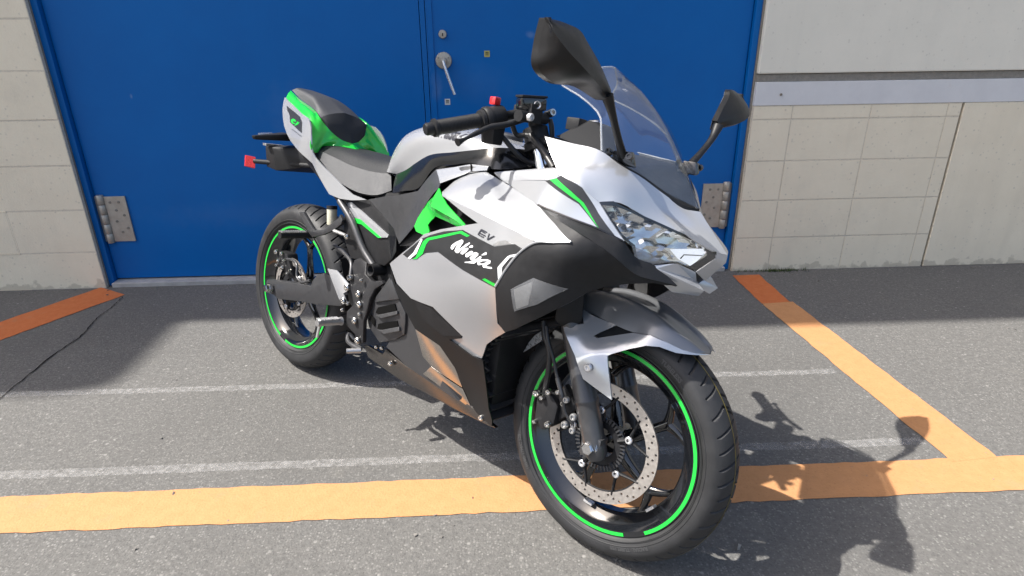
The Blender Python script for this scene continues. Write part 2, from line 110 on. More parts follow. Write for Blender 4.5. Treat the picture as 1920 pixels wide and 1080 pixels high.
'pillion_0':[(-0.1213,-0.045,1.0048),(-0.0401,-0.056,0.9766),(0.0557,-0.07,0.9553),(0.097,-0.078,0.9446),(0.148,-0.09,0.9262)],
'pillion_1':[(-0.1089,-0.036,1.0136),(-0.0294,-0.045,1.0009),(0.0433,-0.055,0.9857),(0.0892,-0.068,0.9644),(0.1464,-0.068,0.9372)],
'pillion_2':[(-0.1209,-0.018,1.0162),(-0.0347,-0.022,1.0053),(0.0435,-0.028,0.9909),(0.0978,-0.034,0.9684),(0.1453,-0.036,0.9466)],
'pillion_3':[(-0.1414,0,1.0179),(-0.0458,0,1.0071),(0.0415,0,0.9944),(0.1022,0,0.9716),(0.146,0,0.9529)],
'pad_0':[(0.148,-0.09,0.9262),(0.1464,-0.068,0.9372),(0.1453,-0.036,0.9466),(0.146,0,0.9529)],
'pad_1':[(0.1489,-0.09,0.9255),(0.1666,-0.074,0.9151),(0.1768,-0.04,0.9031),(0.1764,0,0.9011)],
'pad_2':[(0.1491,-0.089,0.9239),(0.1736,-0.068,0.89),(0.1897,-0.034,0.8655),(0.2032,0,0.8574)],
'belly_ctrl':[(0.7242,-0.205,0.5683),(0.7465,-0.2,0.5199),(0.7847,-0.19,0.4618),(0.8204,-0.177,0.4165),(0.9105,-0.168,0.3991),(1.024,-0.16,0.4076),(1.0507,-0.155,0.4062),(0.994,-0.172,0.4488),(0.8965,-0.197,0.5058),(0.81,-0.2,0.5058),(0.9575,-0.142,0.3436),(0.9719,-0.124,0.2954),(0.9971,-0.106,0.2412),(0.9998,-0.105,0.2374),(1.0865,-0.12,0.2318),(1.074,-0.128,0.2778),(1.0568,-0.154,0.3987)],
'belly':[(0.7244,-0.2051,0.5684),(0.7276,-0.2017,0.5421),(0.7458,-0.1983,0.5105),(0.7846,-0.1899,0.4618),(0.8204,-0.177,0.4165),(0.9104,-0.1679,0.399),(0.9525,-0.1436,0.3466),(0.9719,-0.124,0.2953),(1.0001,-0.1053,0.2376),(1.0861,-0.1191,0.2291),(1.088,-0.1234,0.2468),(1.074,-0.128,0.2778),(1.0639,-0.1446,0.3565),(1.0566,-0.1546,0.403),(1.0512,-0.1554,0.4056),(1.0235,-0.159,0.4051),(0.9475,-0.1723,0.4273),(0.9913,-0.1716,0.4453),(0.9492,-0.1848,0.4771),(0.8964,-0.1965,0.5035),(0.8547,-0.1987,0.5027),(0.8099,-0.1998,0.5048),(0.7466,-0.2006,0.5244)],
'belly_gap':[(0.8326,-0.1989,0.5009),(0.8903,-0.1961,0.4996),(0.9942,-0.1726,0.4511),(0.929,-0.1758,0.4319),(0.8562,-0.1878,0.4558)],
'belly_slv':[(0.815,-0.174,0.4153),(0.9,-0.1576,0.3931),(0.9481,-0.1395,0.3465),(0.9698,-0.1225,0.2919),(0.9164,-0.1323,0.3039),(0.8662,-0.1416,0.3153),(0.8337,-0.1517,0.3385)],
'belly_slv2':[(0.8614,-0.1436,0.3178),(0.9169,-0.1322,0.3008),(0.9714,-0.1224,0.2893),(0.9991,-0.1057,0.2382),(0.9515,-0.1142,0.2482),(0.828,-0.1387,0.283)],
'belly_dark':[(0.6503,-0.13,0.302),(0.7264,-0.14,0.4394),(0.7902,-0.15,0.4034),(0.8593,-0.135,0.3117),(0.9621,-0.125,0.2525),(0.8971,-0.125,0.2576),(0.7481,-0.13,0.2759)],
'rail':[(0.5295,-0.12,0.2654),(0.5496,-0.12,0.271),(0.6278,-0.124,0.2705),(0.6404,-0.124,0.2901),(0.7413,-0.124,0.2723),(0.7886,-0.121,0.2681),(0.8922,-0.122,0.2669),(0.967,-0.112,0.2538),(1.008,-0.108,0.2424),(1.0745,-0.106,0.2252),(1.0886,-0.105,0.2215),(1.0674,-0.103,0.2168),(0.9404,-0.11,0.2143),(0.8373,-0.12,0.2213),(0.7102,-0.122,0.2206),(0.5551,-0.12,0.2345)],
'rail_bolts':[(0.6775,-0.128,0.2595),(1.04,-0.108,0.2317)],
'rail_top':[(0.5295,-0.12,0.2654),(0.5425,-0.115,0.2716),(0.6259,-0.12,0.2743),(0.639,-0.12,0.2905),(0.7341,-0.118,0.2712),(0.7428,-0.122,0.27),(0.6423,-0.124,0.2882),(0.628,-0.124,0.2696)],
'motor':[(0.6545,-0.15,0.5183),(0.6732,-0.15,0.5005),(0.7078,-0.15,0.4662),(0.7379,-0.148,0.434),(0.7392,-0.146,0.4109),(0.736,-0.142,0.3682),(0.6951,-0.138,0.3395),(0.6211,-0.135,0.3057),(0.5621,-0.135,0.337),(0.5513,-0.135,0.3589),(0.5767,-0.14,0.4165),(0.5981,-0.145,0.4474),(0.6358,-0.15,0.4907)],
'motor_slots_0':[(0.6101,-0.15,0.3982),(0.6191,-0.15,0.4175),(0.6926,-0.15,0.4497),(0.7027,-0.15,0.4321),(0.6269,-0.15,0.398)],
'motor_slots_1':[(0.6188,-0.145,0.3513),(0.6225,-0.145,0.3678),(0.7052,-0.145,0.402),(0.7121,-0.145,0.3872),(0.639,-0.145,0.3536)],
'motor_slots_2':[(0.5698,-0.14,0.3651),(0.577,-0.14,0.3827),(0.5979,-0.14,0.3735),(0.599,-0.14,0.3507)],
'motor_rim_0':[(0.6319,-0.154,0.3999),(0.7076,-0.154,0.4331),(0.7117,-0.156,0.4237),(0.6417,-0.156,0.391),(0.6092,-0.152,0.3906)],
'motor_rim_1':[(0.6452,-0.15,0.3563),(0.7182,-0.15,0.3886),(0.7247,-0.153,0.3774),(0.6577,-0.153,0.3473),(0.6199,-0.148,0.349)],
'motor_top':[(0.5962,-0.15,0.4261),(0.6567,-0.155,0.4878),(0.6702,-0.155,0.5175),(0.7138,-0.155,0.4684),(0.6662,-0.158,0.4525)],
'heel':[(0.3445,-0.15,0.4672),(0.3948,-0.15,0.4741),(0.4648,-0.15,0.4473),(0.4701,-0.15,0.4311),(0.4403,-0.15,0.4106),(0.4625,-0.15,0.3898),(0.4449,-0.15,0.3784),(0.4191,-0.15,0.3885)],
'bracket':[(0.4564,-0.14,0.4933),(0.4675,-0.14,0.5239),(0.4938,-0.14,0.5362),(0.5297,-0.14,0.5309),(0.5434,-0.15,0.5),(0.5748,-0.15,0.4868),(0.6206,-0.15,0.4986),(0.6309,-0.15,0.4924),(0.5968,-0.15,0.4685),(0.5847,-0.155,0.4355),(0.574,-0.155,0.3928),(0.5619,-0.155,0.3583),(0.564,-0.152,0.2895),(0.5392,-0.15,0.2763),(0.5199,-0.152,0.3039),(0.4758,-0.155,0.3194),(0.4737,-0.155,0.3635),(0.5057,-0.155,0.3949),(0.4763,-0.15,0.4396),(0.4611,-0.145,0.4572)],
'bolts_b':[(0.5307,-0.157,0.4346),(0.5402,-0.157,0.4049),(0.5232,-0.157,0.3484),(0.5427,-0.154,0.2908),(0.4667,-0.154,0.438),(0.4539,-0.154,0.3912)],
'bolts_s':[(0.5404,-0.157,0.48),(0.5468,-0.157,0.3773),(0.4817,-0.156,0.3913),(0.4686,-0.148,0.4719),(0.4566,-0.156,0.3635),(0.6011,-0.125,0.285),(0.6271,-0.125,0.2905)],
'footpeg':[(0.4647,-0.165,0.3305),(0.4401,-0.25,0.3369)],
'feeler':[(0.4487,-0.235,0.32),(0.414,-0.235,0.2849)],
'pedal':[(0.5207,-0.15,0.2863),(0.498,-0.16,0.3003),(0.5083,-0.17,0.2906),(0.5675,-0.18,0.2831),(0.5955,-0.18,0.2837)],
'pedal_tip':[(0.596,-0.18,0.2804),(0.5742,-0.215,0.277)],
'ppeg':[(0.2113,-0.15,0.5497),(0.1766,-0.245,0.5527)],
'pbracket_0':[(0.1535,-0.15,0.6143),(0.1806,-0.15,0.6192),(0.2324,-0.15,0.5849),(0.2539,-0.15,0.5727),(0.3043,-0.15,0.5847),(0.3808,-0.148,0.6383),(0.3822,-0.146,0.649),(0.4004,-0.148,0.6351),(0.3953,-0.148,0.6203),(0.3595,-0.15,0.594),(0.3064,-0.15,0.569),(0.2439,-0.15,0.5476),(0.2225,-0.15,0.5572),(0.1847,-0.15,0.5867)],
'prod':[(0.3658,-0.15,0.5935),(0.4409,-0.148,0.5915)],
'subrail':[(0.375,-0.145,0.689),(0.4468,-0.145,0.6405),(0.5206,-0.145,0.5643),(0.5696,-0.145,0.5318)],
'hose_r':[(0.2972,-0.1,0.5313),(0.3913,-0.12,0.5237),(0.449,-0.135,0.5059),(0.4704,-0.15,0.4699)],
'cyl':[(0.5781,-0.15,0.5207)],
'battery':[(0.3857,-0.13,0.6897),(0.506,-0.135,0.7151),(0.5814,-0.14,0.6871),(0.6475,-0.145,0.6571),(0.6627,-0.147,0.639),(0.6663,-0.145,0.5958),(0.6423,-0.14,0.5642),(0.6114,-0.138,0.5392),(0.5642,-0.138,0.5369),(0.4918,-0.135,0.5288),(0.4339,-0.13,0.5213),(0.3955,-0.13,0.5661),(0.3816,-0.13,0.6257)],
'bat_slv':[(0.3914,-0.1335,0.6866),(0.4217,-0.1345,0.693),(0.5005,-0.1385,0.6708),(0.6295,-0.1475,0.6344),(0.6261,-0.1475,0.6272),(0.5946,-0.1455,0.62),(0.4836,-0.1385,0.6507),(0.428,-0.1345,0.6505)],
'bat_grn':[(0.4284,-0.1345,0.6475),(0.4784,-0.1385,0.6518),(0.5962,-0.146,0.6203),(0.5805,-0.145,0.6161),(0.4866,-0.1385,0.6375),(0.4487,-0.1355,0.635)],
'bat_side':[(0.6191,-0.144,0.6713),(0.6494,-0.1465,0.6569),(0.6654,-0.1485,0.6396),(0.6696,-0.147,0.5966),(0.6458,-0.142,0.5646),(0.6309,-0.146,0.5994),(0.6319,-0.1475,0.6341)],
'swing':[(-0.115,-0.105,0.3107),(0.0579,-0.11,0.3463),(0.1938,-0.112,0.369),(0.2018,-0.112,0.3876),(0.2259,-0.112,0.415),(0.277,-0.112,0.4354),(0.3087,-0.115,0.4303),(0.386,-0.12,0.3876),(0.3941,-0.12,0.3528),(0.244,-0.115,0.3152),(0.1244,-0.11,0.2929),(-0.027,-0.105,0.2585),(-0.0562,-0.105,0.2654),(-0.1315,-0.1,0.2574)],
'axle_r':[(-0.0673,-0.118,0.2912)],
'caliper_r':[(-0.064,-0.07,0.4055),(-0.1128,-0.075,0.4066),(0.0763,-0.06,0.4143)],
'hose_cal':[(-0.0011,-0.09,0.415),(0.0506,-0.095,0.4215),(0.0818,-0.1,0.4119),(0.095,-0.105,0.3754),(0.1224,-0.108,0.3654),(0.1894,-0.11,0.3856)],
'reservoir':[(0.177,-0.04,0.6314),(0.1843,-0.04,0.5789)],
'rsig':[(-0.0962,-0.195,0.8305),(-0.0934,-0.07,0.8413)],
'plate_box':[(-0.1675,-0.1,0.7968),(-0.1403,-0.06,0.8035),(-0.0756,-0.03,0.7881)],
'plate_arm':[(-0.2486,-0.105,0.7328),(0.0324,-0.04,0.7571)],
'reflector':[(-0.271,-0.13,0.751),(-0.2434,-0.105,0.7487),(-0.2436,-0.105,0.7071),(-0.2717,-0.13,0.7105)],
'bar_end':[(0.967,-0.345,0.9391)],
'bar_in':[(1.0096,-0.2,0.9827)],
'grip':[(0.9672,-0.332,0.9428),(0.9976,-0.205,0.9817)],
'switch':[(0.9974,-0.2,0.984),(1.005,-0.15,1.0017)],
'button':[(1.0018,-0.175,1.0284)],
'mc':[(1.091,-0.2,1.0177),(1.0863,-0.1,1.0427),(1.0837,-0.13,1.0256)],
'bolt_bar':[(1.0956,-0.09,1.0159)],
'lever':[(1.0929,-0.145,1.0022),(1.0802,-0.17,0.9895),(1.0662,-0.2,0.9751),(1.0537,-0.232,0.9655),(1.0497,-0.27,0.948),(1.0484,-0.312,0.9273),(1.0477,-0.322,0.9228)],
'clamp':[(1.0847,-0.095,0.9973),(1.0936,-0.095,0.9659)],
'bhose':[(1.0747,-0.12,0.9614),(1.113,-0.125,0.937),(1.1483,-0.13,0.9111),(1.1677,-0.135,0.8975)],
'bhose2':[(1.0392,-0.15,0.9809),(1.0428,-0.13,0.9571),(1.0559,-0.12,0.9595),(1.0751,-0.12,0.9594)],
'bhose3':[(1.0915,-0.08,1.0038),(1.0959,-0.075,0.9885),(1.0989,-0.07,0.9608)],
'dash':[(1.1268,-0.1,0.9675),(1.1408,-0.1,0.9708),(1.1633,-0.09,0.988),(1.177,-0.085,0.9948),(1.1991,-0.08,1.0107),(1.2203,-0.075,1.0068),(1.2333,-0.07,1.0032),(1.2683,-0.09,0.942),(1.2388,-0.12,0.9485)],
'mir_rim':[(1.315,-0.4113,1.1475),(1.305,-0.4058,1.1055),(1.305,-0.4021,1.0725),(1.31,-0.3646,1.0525),(1.325,-0.3002,1.0543),(1.345,-0.2533,1.0388),(1.352,-0.2381,1.0597),(1.345,-0.2755,1.0975),(1.335,-0.3153,1.1313),(1.33,-0.3244,1.1418),(1.322,-0.3629,1.1491)],
'mir_ridge':[(1.319,-0.4159,1.1455),(1.345,-0.4167,1.1204),(1.362,-0.3999,1.0991),(1.371,-0.3644,1.0806),(1.369,-0.3158,1.0633),(1.353,-0.2502,1.0474)],
'mir_stem':[(1.352,-0.2493,1.0494),(1.355,-0.2283,1.0216),(1.352,-0.1889,0.9809),(1.347,-0.1484,0.9444)],
'mir_base':[(1.3514,-0.145,0.9378)],
'grille_0':[(1.1528,-0.2,0.5148),(1.098,-0.175,0.4766),(1.0599,-0.155,0.4381),(1.0489,-0.146,0.3988),(1.0617,-0.142,0.3552),(1.0723,-0.126,0.2766),(1.0863,-0.118,0.2289)],
'inner_low':[(1.2484,-0.15,0.606),(1.2883,-0.11,0.6381),(1.2884,-0.1,0.5681),(1.2774,-0.1,0.5558),(1.2491,-0.12,0.5497),(1.2412,-0.14,0.5651)],
'stay':[(1.1269,-0.03,0.4862),(1.1347,-0.03,0.4643),(1.1054,-0.03,0.4372),(1.0813,-0.03,0.4148),(1.0946,-0.03,0.4469),(1.1122,-0.03,0.4737)],
'st_cal':[(1.2368,-0.098,0.334),(1.2089,-0.1,0.3545),(1.2578,-0.095,0.327),(1.2143,-0.1,0.3282)],
'st_hose':[(1.1804,-0.1,0.539),(1.1938,-0.105,0.5075),(1.2134,-0.108,0.4831),(1.2205,-0.105,0.4304),(1.2189,-0.102,0.3975),(1.2183,-0.1,0.3702)],
'st_hose2':[(1.2038,-0.12,0.5356),(1.2184,-0.125,0.5053),(1.2376,-0.12,0.4675),(1.2583,-0.12,0.426),(1.2804,-0.118,0.3848),(1.2943,-0.115,0.3507),(1.3159,-0.11,0.3296)],
'st_fplate':[(1.2276,-0.088,0.536),(1.2779,-0.088,0.5597),(1.3174,-0.092,0.5293),(1.411,-0.09,0.5718),(1.4381,-0.088,0.5817),(1.4425,-0.088,0.5618),(1.4062,-0.088,0.5413),(1.3668,-0.09,0.5165),(1.3585,-0.09,0.5095),(1.3764,-0.098,0.4694),(1.3945,-0.1,0.4197),(1.3512,-0.1,0.4306),(1.3149,-0.1,0.4408),(1.2796,-0.096,0.4855)],
'st_fbolt':[(1.3399,-0.13,0.4828)],
'st_ftop_0':[(1.2613,-0.066,0.5876),(1.3224,-0.07,0.5809),(1.4002,-0.072,0.5755),(1.4407,-0.074,0.5821),(1.4784,-0.068,0.5767),(1.5098,-0.056,0.569),(1.5377,-0.04,0.567),(1.5513,0,0.5638)],
'st_ftop_1':[(1.2674,-0.06,0.5955),(1.3389,-0.06,0.5961),(1.3985,-0.06,0.5847),(1.4393,-0.06,0.5861),(1.4749,-0.056,0.581),(1.5062,-0.046,0.5787),(1.5373,-0.03,0.5771),(1.551,0,0.5691)],
'st_flip_0':[(1.2761,-0.085,0.5588),(1.2926,-0.09,0.5327),(1.3176,-0.092,0.5283),(1.3654,-0.088,0.5506),(1.4085,-0.085,0.5703),(1.4409,-0.074,0.5812)],
'st_flip_1':[(1.3229,-0.094,0.5098),(1.3437,-0.094,0.5167),(1.3696,-0.093,0.5284),(1.4057,-0.09,0.5488),(1.4409,-0.087,0.5668),(1.4794,-0.07,0.5767)],
'st_fside':[(1.2519,-0.126,0.5482),(1.2898,-0.108,0.5658),(1.2637,-0.07,0.5887),(1.3238,-0.072,0.5799),(1.3997,-0.074,0.5747),(1.4414,-0.075,0.5815),(1.479,-0.069,0.5764),(1.5104,-0.057,0.5687),(1.5386,-0.042,0.567),(1.5556,-0.012,0.5666),(1.5376,-0.045,0.5635),(1.501,-0.06,0.5598),(1.4679,-0.074,0.5642),(1.441,-0.084,0.5594),(1.4097,-0.095,0.5436),(1.3762,-0.108,0.5226),(1.3702,-0.112,0.5171),(1.3868,-0.118,0.477),(1.4047,-0.12,0.4282),(1.3647,-0.125,0.4409),(1.3298,-0.126,0.4514),(1.2982,-0.127,0.4969),(1.273,-0.127,0.5251)],
'st_fs_ctrl':[(1.2519,-0.126,0.5482),(1.2898,-0.108,0.5658),(1.2637,-0.07,0.5887),(1.3238,-0.072,0.5799),(1.3997,-0.074,0.5747),(1.4414,-0.075,0.5815),(1.479,-0.069,0.5764),(1.5104,-0.057,0.5687),(1.5386,-0.042,0.567),(1.5556,-0.012,0.5666),(1.5376,-0.045,0.5635),(1.501,-0.06,0.5598),(1.4679,-0.074,0.5642),(1.441,-0.084,0.5594),(1.4097,-0.095,0.5436),(1.3762,-0.108,0.5226),(1.3702,-0.112,0.5171),(1.3868,-0.118,0.477),(1.4047,-0.12,0.4282),(1.3647,-0.125,0.4409),(1.3298,-0.126,0.4514),(1.2982,-0.127,0.4969),(1.273,-0.127,0.5251),(1.3289,-0.112,0.5353),(1.3713,-0.098,0.5507),(1.3411,-0.124,0.5141),(1.2994,-0.106,0.5503),(1.3853,-0.104,0.5353),(1.3419,-0.082,0.5587),(1.3253,-0.128,0.4964),(1.3661,-0.126,0.4711)],
'st_fgap':[(1.3213,-0.083,0.5458),(1.3307,-0.081,0.5567),(1.3604,-0.079,0.5819),(1.3998,-0.0805,0.5749),(1.3675,-0.083,0.5603),(1.3321,-0.085,0.5445)]}
def A3(n): return np.array(D[n],float)
# ---------------------------------------------------------------- materials
def lin(c): return tuple(((v/255)/12.92 if v/255<=.04045 else ((v/255+.055)/1.055)**2.4) for v in c)
MATS={}
def mat(name,col,rough=.5,metal=0.,coat=0.,var=.06,scale=40,bump=0.,bscale=200,spec=.5,roughvar=.08):
    m=bpy.data.materials.new(name); m.use_nodes=True; t=m.node_tree; b=t.nodes['Principled BSDF']; MATS[name]=m
    tc=t.nodes.new('ShaderNodeTexCoord')
    n=t.nodes.new('ShaderNodeTexNoise'); n.inputs['Scale'].default_value=scale; n.inputs['Detail'].default_value=5
    t.links.new(tc.outputs['Object'],n.inputs['Vector'])
    r=t.nodes.new('ShaderNodeValToRGB'); e=r.color_ramp.elements
    e[0].position=.3; e[1].position=.7
    e[0].color=tuple(max(0,c*(1-var)) for c in col)+(1,); e[1].color=tuple(min(1,c*(1+var)) for c in col)+(1,)
    t.links.new(n.outputs[0],r.inputs[0]); t.links.new(r.outputs[0],b.inputs['Base Color'])
    mr=t.nodes.new('ShaderNodeMapRange'); mr.inputs[1].default_value=.3; mr.inputs[2].default_value=.7
    mr.inputs[3].default_value=max(.02,rough-roughvar); mr.inputs[4].default_value=min(1,rough+roughvar)
    t.links.new(n.outputs[0],mr.inputs[0]); t.links.new(mr.outputs[0],b.inputs['Roughness'])
    b.inputs['Metallic'].default_value=metal; b.inputs['Coat Weight'].default_value=coat; b.inputs['Coat Roughness'].default_value=.09
    b.inputs['Specular IOR Level'].default_value=spec
    if bump:
        n2=t.nodes.new('ShaderNodeTexNoise'); n2.inputs['Scale'].default_value=bscale; n2.inputs['Detail'].default_value=3
        t.links.new(tc.outputs['Object'],n2.inputs['Vector'])
        bp=t.nodes.new('ShaderNodeBump'); bp.inputs['Strength'].default_value=bump; bp.inputs['Distance'].default_value=.001
        t.links.new(n2.outputs[0],bp.inputs['Height']); t.links.new(bp.outputs[0],b.inputs['Normal'])
    return m
SILVER=mat('silver_metallic_paint',(.485,.495,.515),.21,.55,0.,.006,60,0,0,.5,.0)
SILVERD=mat('dark_silver_paint',(.185,.19,.20),.33,.5,.4,.02,60,0,0,.5,.03)
GREYMET=mat('graphite_paint',(.052,.053,.057),.40,.4,.1,.04,60,.06,900)
GREEN=mat('green_paint',(.018,.47,.045),.22,.1,.8,.04,60,0,0,.5,.02)
GREENV=mat('green_vinyl',(.015,.48,.05),.35,0,.2,.04,200)
BLACKM=mat('matte_black_plastic',(.0155,.0157,.017),.5,0,0,.12,60,.25,1500,.24,.06)
HOODM=mat('dull_black_plastic',(.018,.0185,.02),.8,0,0,.1,60,0,0,.2,.05)
BLACKG=mat('gloss_black_paint',(.007,.008,.010),.09,0,.9,.1,60,0,0,.5,.03)
BLACKV=mat('black_vinyl',(.022,.023,.025),.38,0,.15,.08,60)
RUBBER=mat('tyre_rubber',(.0205,.021,.0225),.58,0,0,.2,25,.3,900,.4)
MIRB=mat('mirror_black_plastic',(.010,.010,.011),.36,0,0,.1,60,0,0,.3,.05)
BLACKS=mat('satin_black_paint',(.012,.0125,.0135),.34,0,0,.05,60,0,0,.22,.03)
BRKT=mat('black_cast_bracket',(.026,.026,.028),.42,.2,0,.1,60,.2,700,.35,.05)
DARKMET=mat('dark_metallic_paint',(.20,.19,.185),.23,1.,0,.03,60,0,0,.5,.02)
METPAINT=mat('satin_metallic_paint',(.54,.51,.48),.2,1.,0,.03,60,0,0,.5,.03)
TRIMB=mat('gloss_black_trim',(.008,.0085,.010),.17,0,.5,.08,60,0,0,.4,.03)
REFLD=mat('dark_chrome',(.30,.295,.28),.16,.95,0,.05,60,0,0,.5,.03)
REFLW=mat('lamp_reflector',(.74,.73,.70),.12,.96,0,.03,60,0,0,.5,.04)
SEAT=mat('seat_vinyl',(.036,.0375,.042),.55,0,0,.08,200,.5,1400,.4)
SEATD=mat('dark_seat_vinyl',(.018,.019,.021),.6,0,0,.08,200,.5,1400,.35)
STEEL=mat('bright_steel',(.62,.61,.59),.2,1.,0,.06,300,0,0,.5,.04)
DISC=mat('brushed_disc_steel',(.52,.485,.45),.40,.8,0,.08,150)
CHROME=mat('chrome',(.75,.76,.78),.07,1.,0,.03,100,0,0,.5,.03)
ALU=mat('cast_aluminium',(.42,.42,.42),.4,.85,0,.08,120,.3,500)
ALUL=mat('light_aluminium',(.72,.72,.73),.3,.7,.2,.05,120)
FORK=mat('grey_fork_paint',(.062,.062,.065),.38,.4,.2,.06,60)
RED=mat('red_plastic',(.62,.015,.02),.3,0,.4,.1,150)
WHITEV=mat('white_vinyl',(.78,.79,.80),.4,0,0,.03,100)
TEXTD=mat('dark_print',(.02,.021,.03),.45,0,0,.05,100)
CREAM=mat('cream_plastic',(.55,.53,.42),.4,0,0,.08,60)
HOSE=mat('hose_rubber',(.018,.018,.019),.42,0,0,.1,60)
LEDW=mat('white_lens',(.86,.88,.92),.25,0,.6,.03,100)
LEDW.node_tree.nodes['Principled BSDF'].inputs['Emission Color'].default_value=(.93,.97,1,1); LEDW.node_tree.nodes['Principled BSDF'].inputs['Emission Strength'].default_value=.32
def glass(name,tint,refl=.06,rough=.02,op=0.):
    m=bpy.data.materials.new(name); m.use_nodes=True; t=m.node_tree; MATS[name]=m
    for n in list(t.nodes): t.nodes.remove(n)
    o=t.nodes.new('ShaderNodeOutputMaterial'); tr=t.nodes.new('ShaderNodeBsdfTransparent'); tr.inputs[0].default_value=tint+(1,)
    g=t.nodes.new('ShaderNodeBsdfGlossy'); g.inputs['Roughness'].default_value=rough
    lw=t.nodes.new('ShaderNodeLayerWeight'); lw.inputs[0].default_value=.5
    pw=t.nodes.new('ShaderNodeMath'); pw.operation='POWER'; t.links.new(lw.outputs['Facing'],pw.inputs[0]); pw.inputs[1].default_value=4.5
    fr=t.nodes.new('ShaderNodeMath'); fr.operation='MULTIPLY_ADD'; t.links.new(pw.outputs[0],fr.inputs[0]); fr.inputs[1].default_value=.9; fr.inputs[2].default_value=refl
    tc=t.nodes.new('ShaderNodeTexCoord'); nz=t.nodes.new('ShaderNodeTexNoise'); nz.inputs['Scale'].default_value=14; nz.inputs['Detail'].default_value=4
    t.links.new(tc.outputs['Object'],nz.inputs['Vector'])
    mx=t.nodes.new('ShaderNodeMixShader'); t.links.new(fr.outputs[0],mx.inputs[0]); t.links.new(tr.outputs[0],mx.inputs[1]); t.links.new(g.outputs[0],mx.inputs[2])
    df=t.nodes.new('ShaderNodeBsdfDiffuse'); df.inputs[0].default_value=(.7,.72,.75,1)
    mr=t.nodes.new('ShaderNodeMapRange'); mr.inputs[1].default_value=.3; mr.inputs[2].default_value=.8; mr.inputs[3].default_value=op*.5; mr.inputs[4].default_value=op*1.5
    t.links.new(nz.outputs[0],mr.inputs[0])
    m2=t.nodes.new('ShaderNodeMixShader'); t.links.new(mr.outputs[0],m2.inputs[0]); t.links.new(mx.outputs[0],m2.inputs[1]); t.links.new(df.outputs[0],m2.inputs[2])
    t.links.new(m2.outputs[0],o.inputs[0]); return m
GLASS=glass('clear_screen',(.95,.962,.97),.085,.03,.012)
EDGEG=glass('screen_edge',(.92,.94,.96),.12,.08,.26)
LENS=glass('clear_lens',(.96,.965,.97),.04,.02,.01)
SMOKE=glass('smoke_lens',(.80,.81,.82),.05,.06,.12)
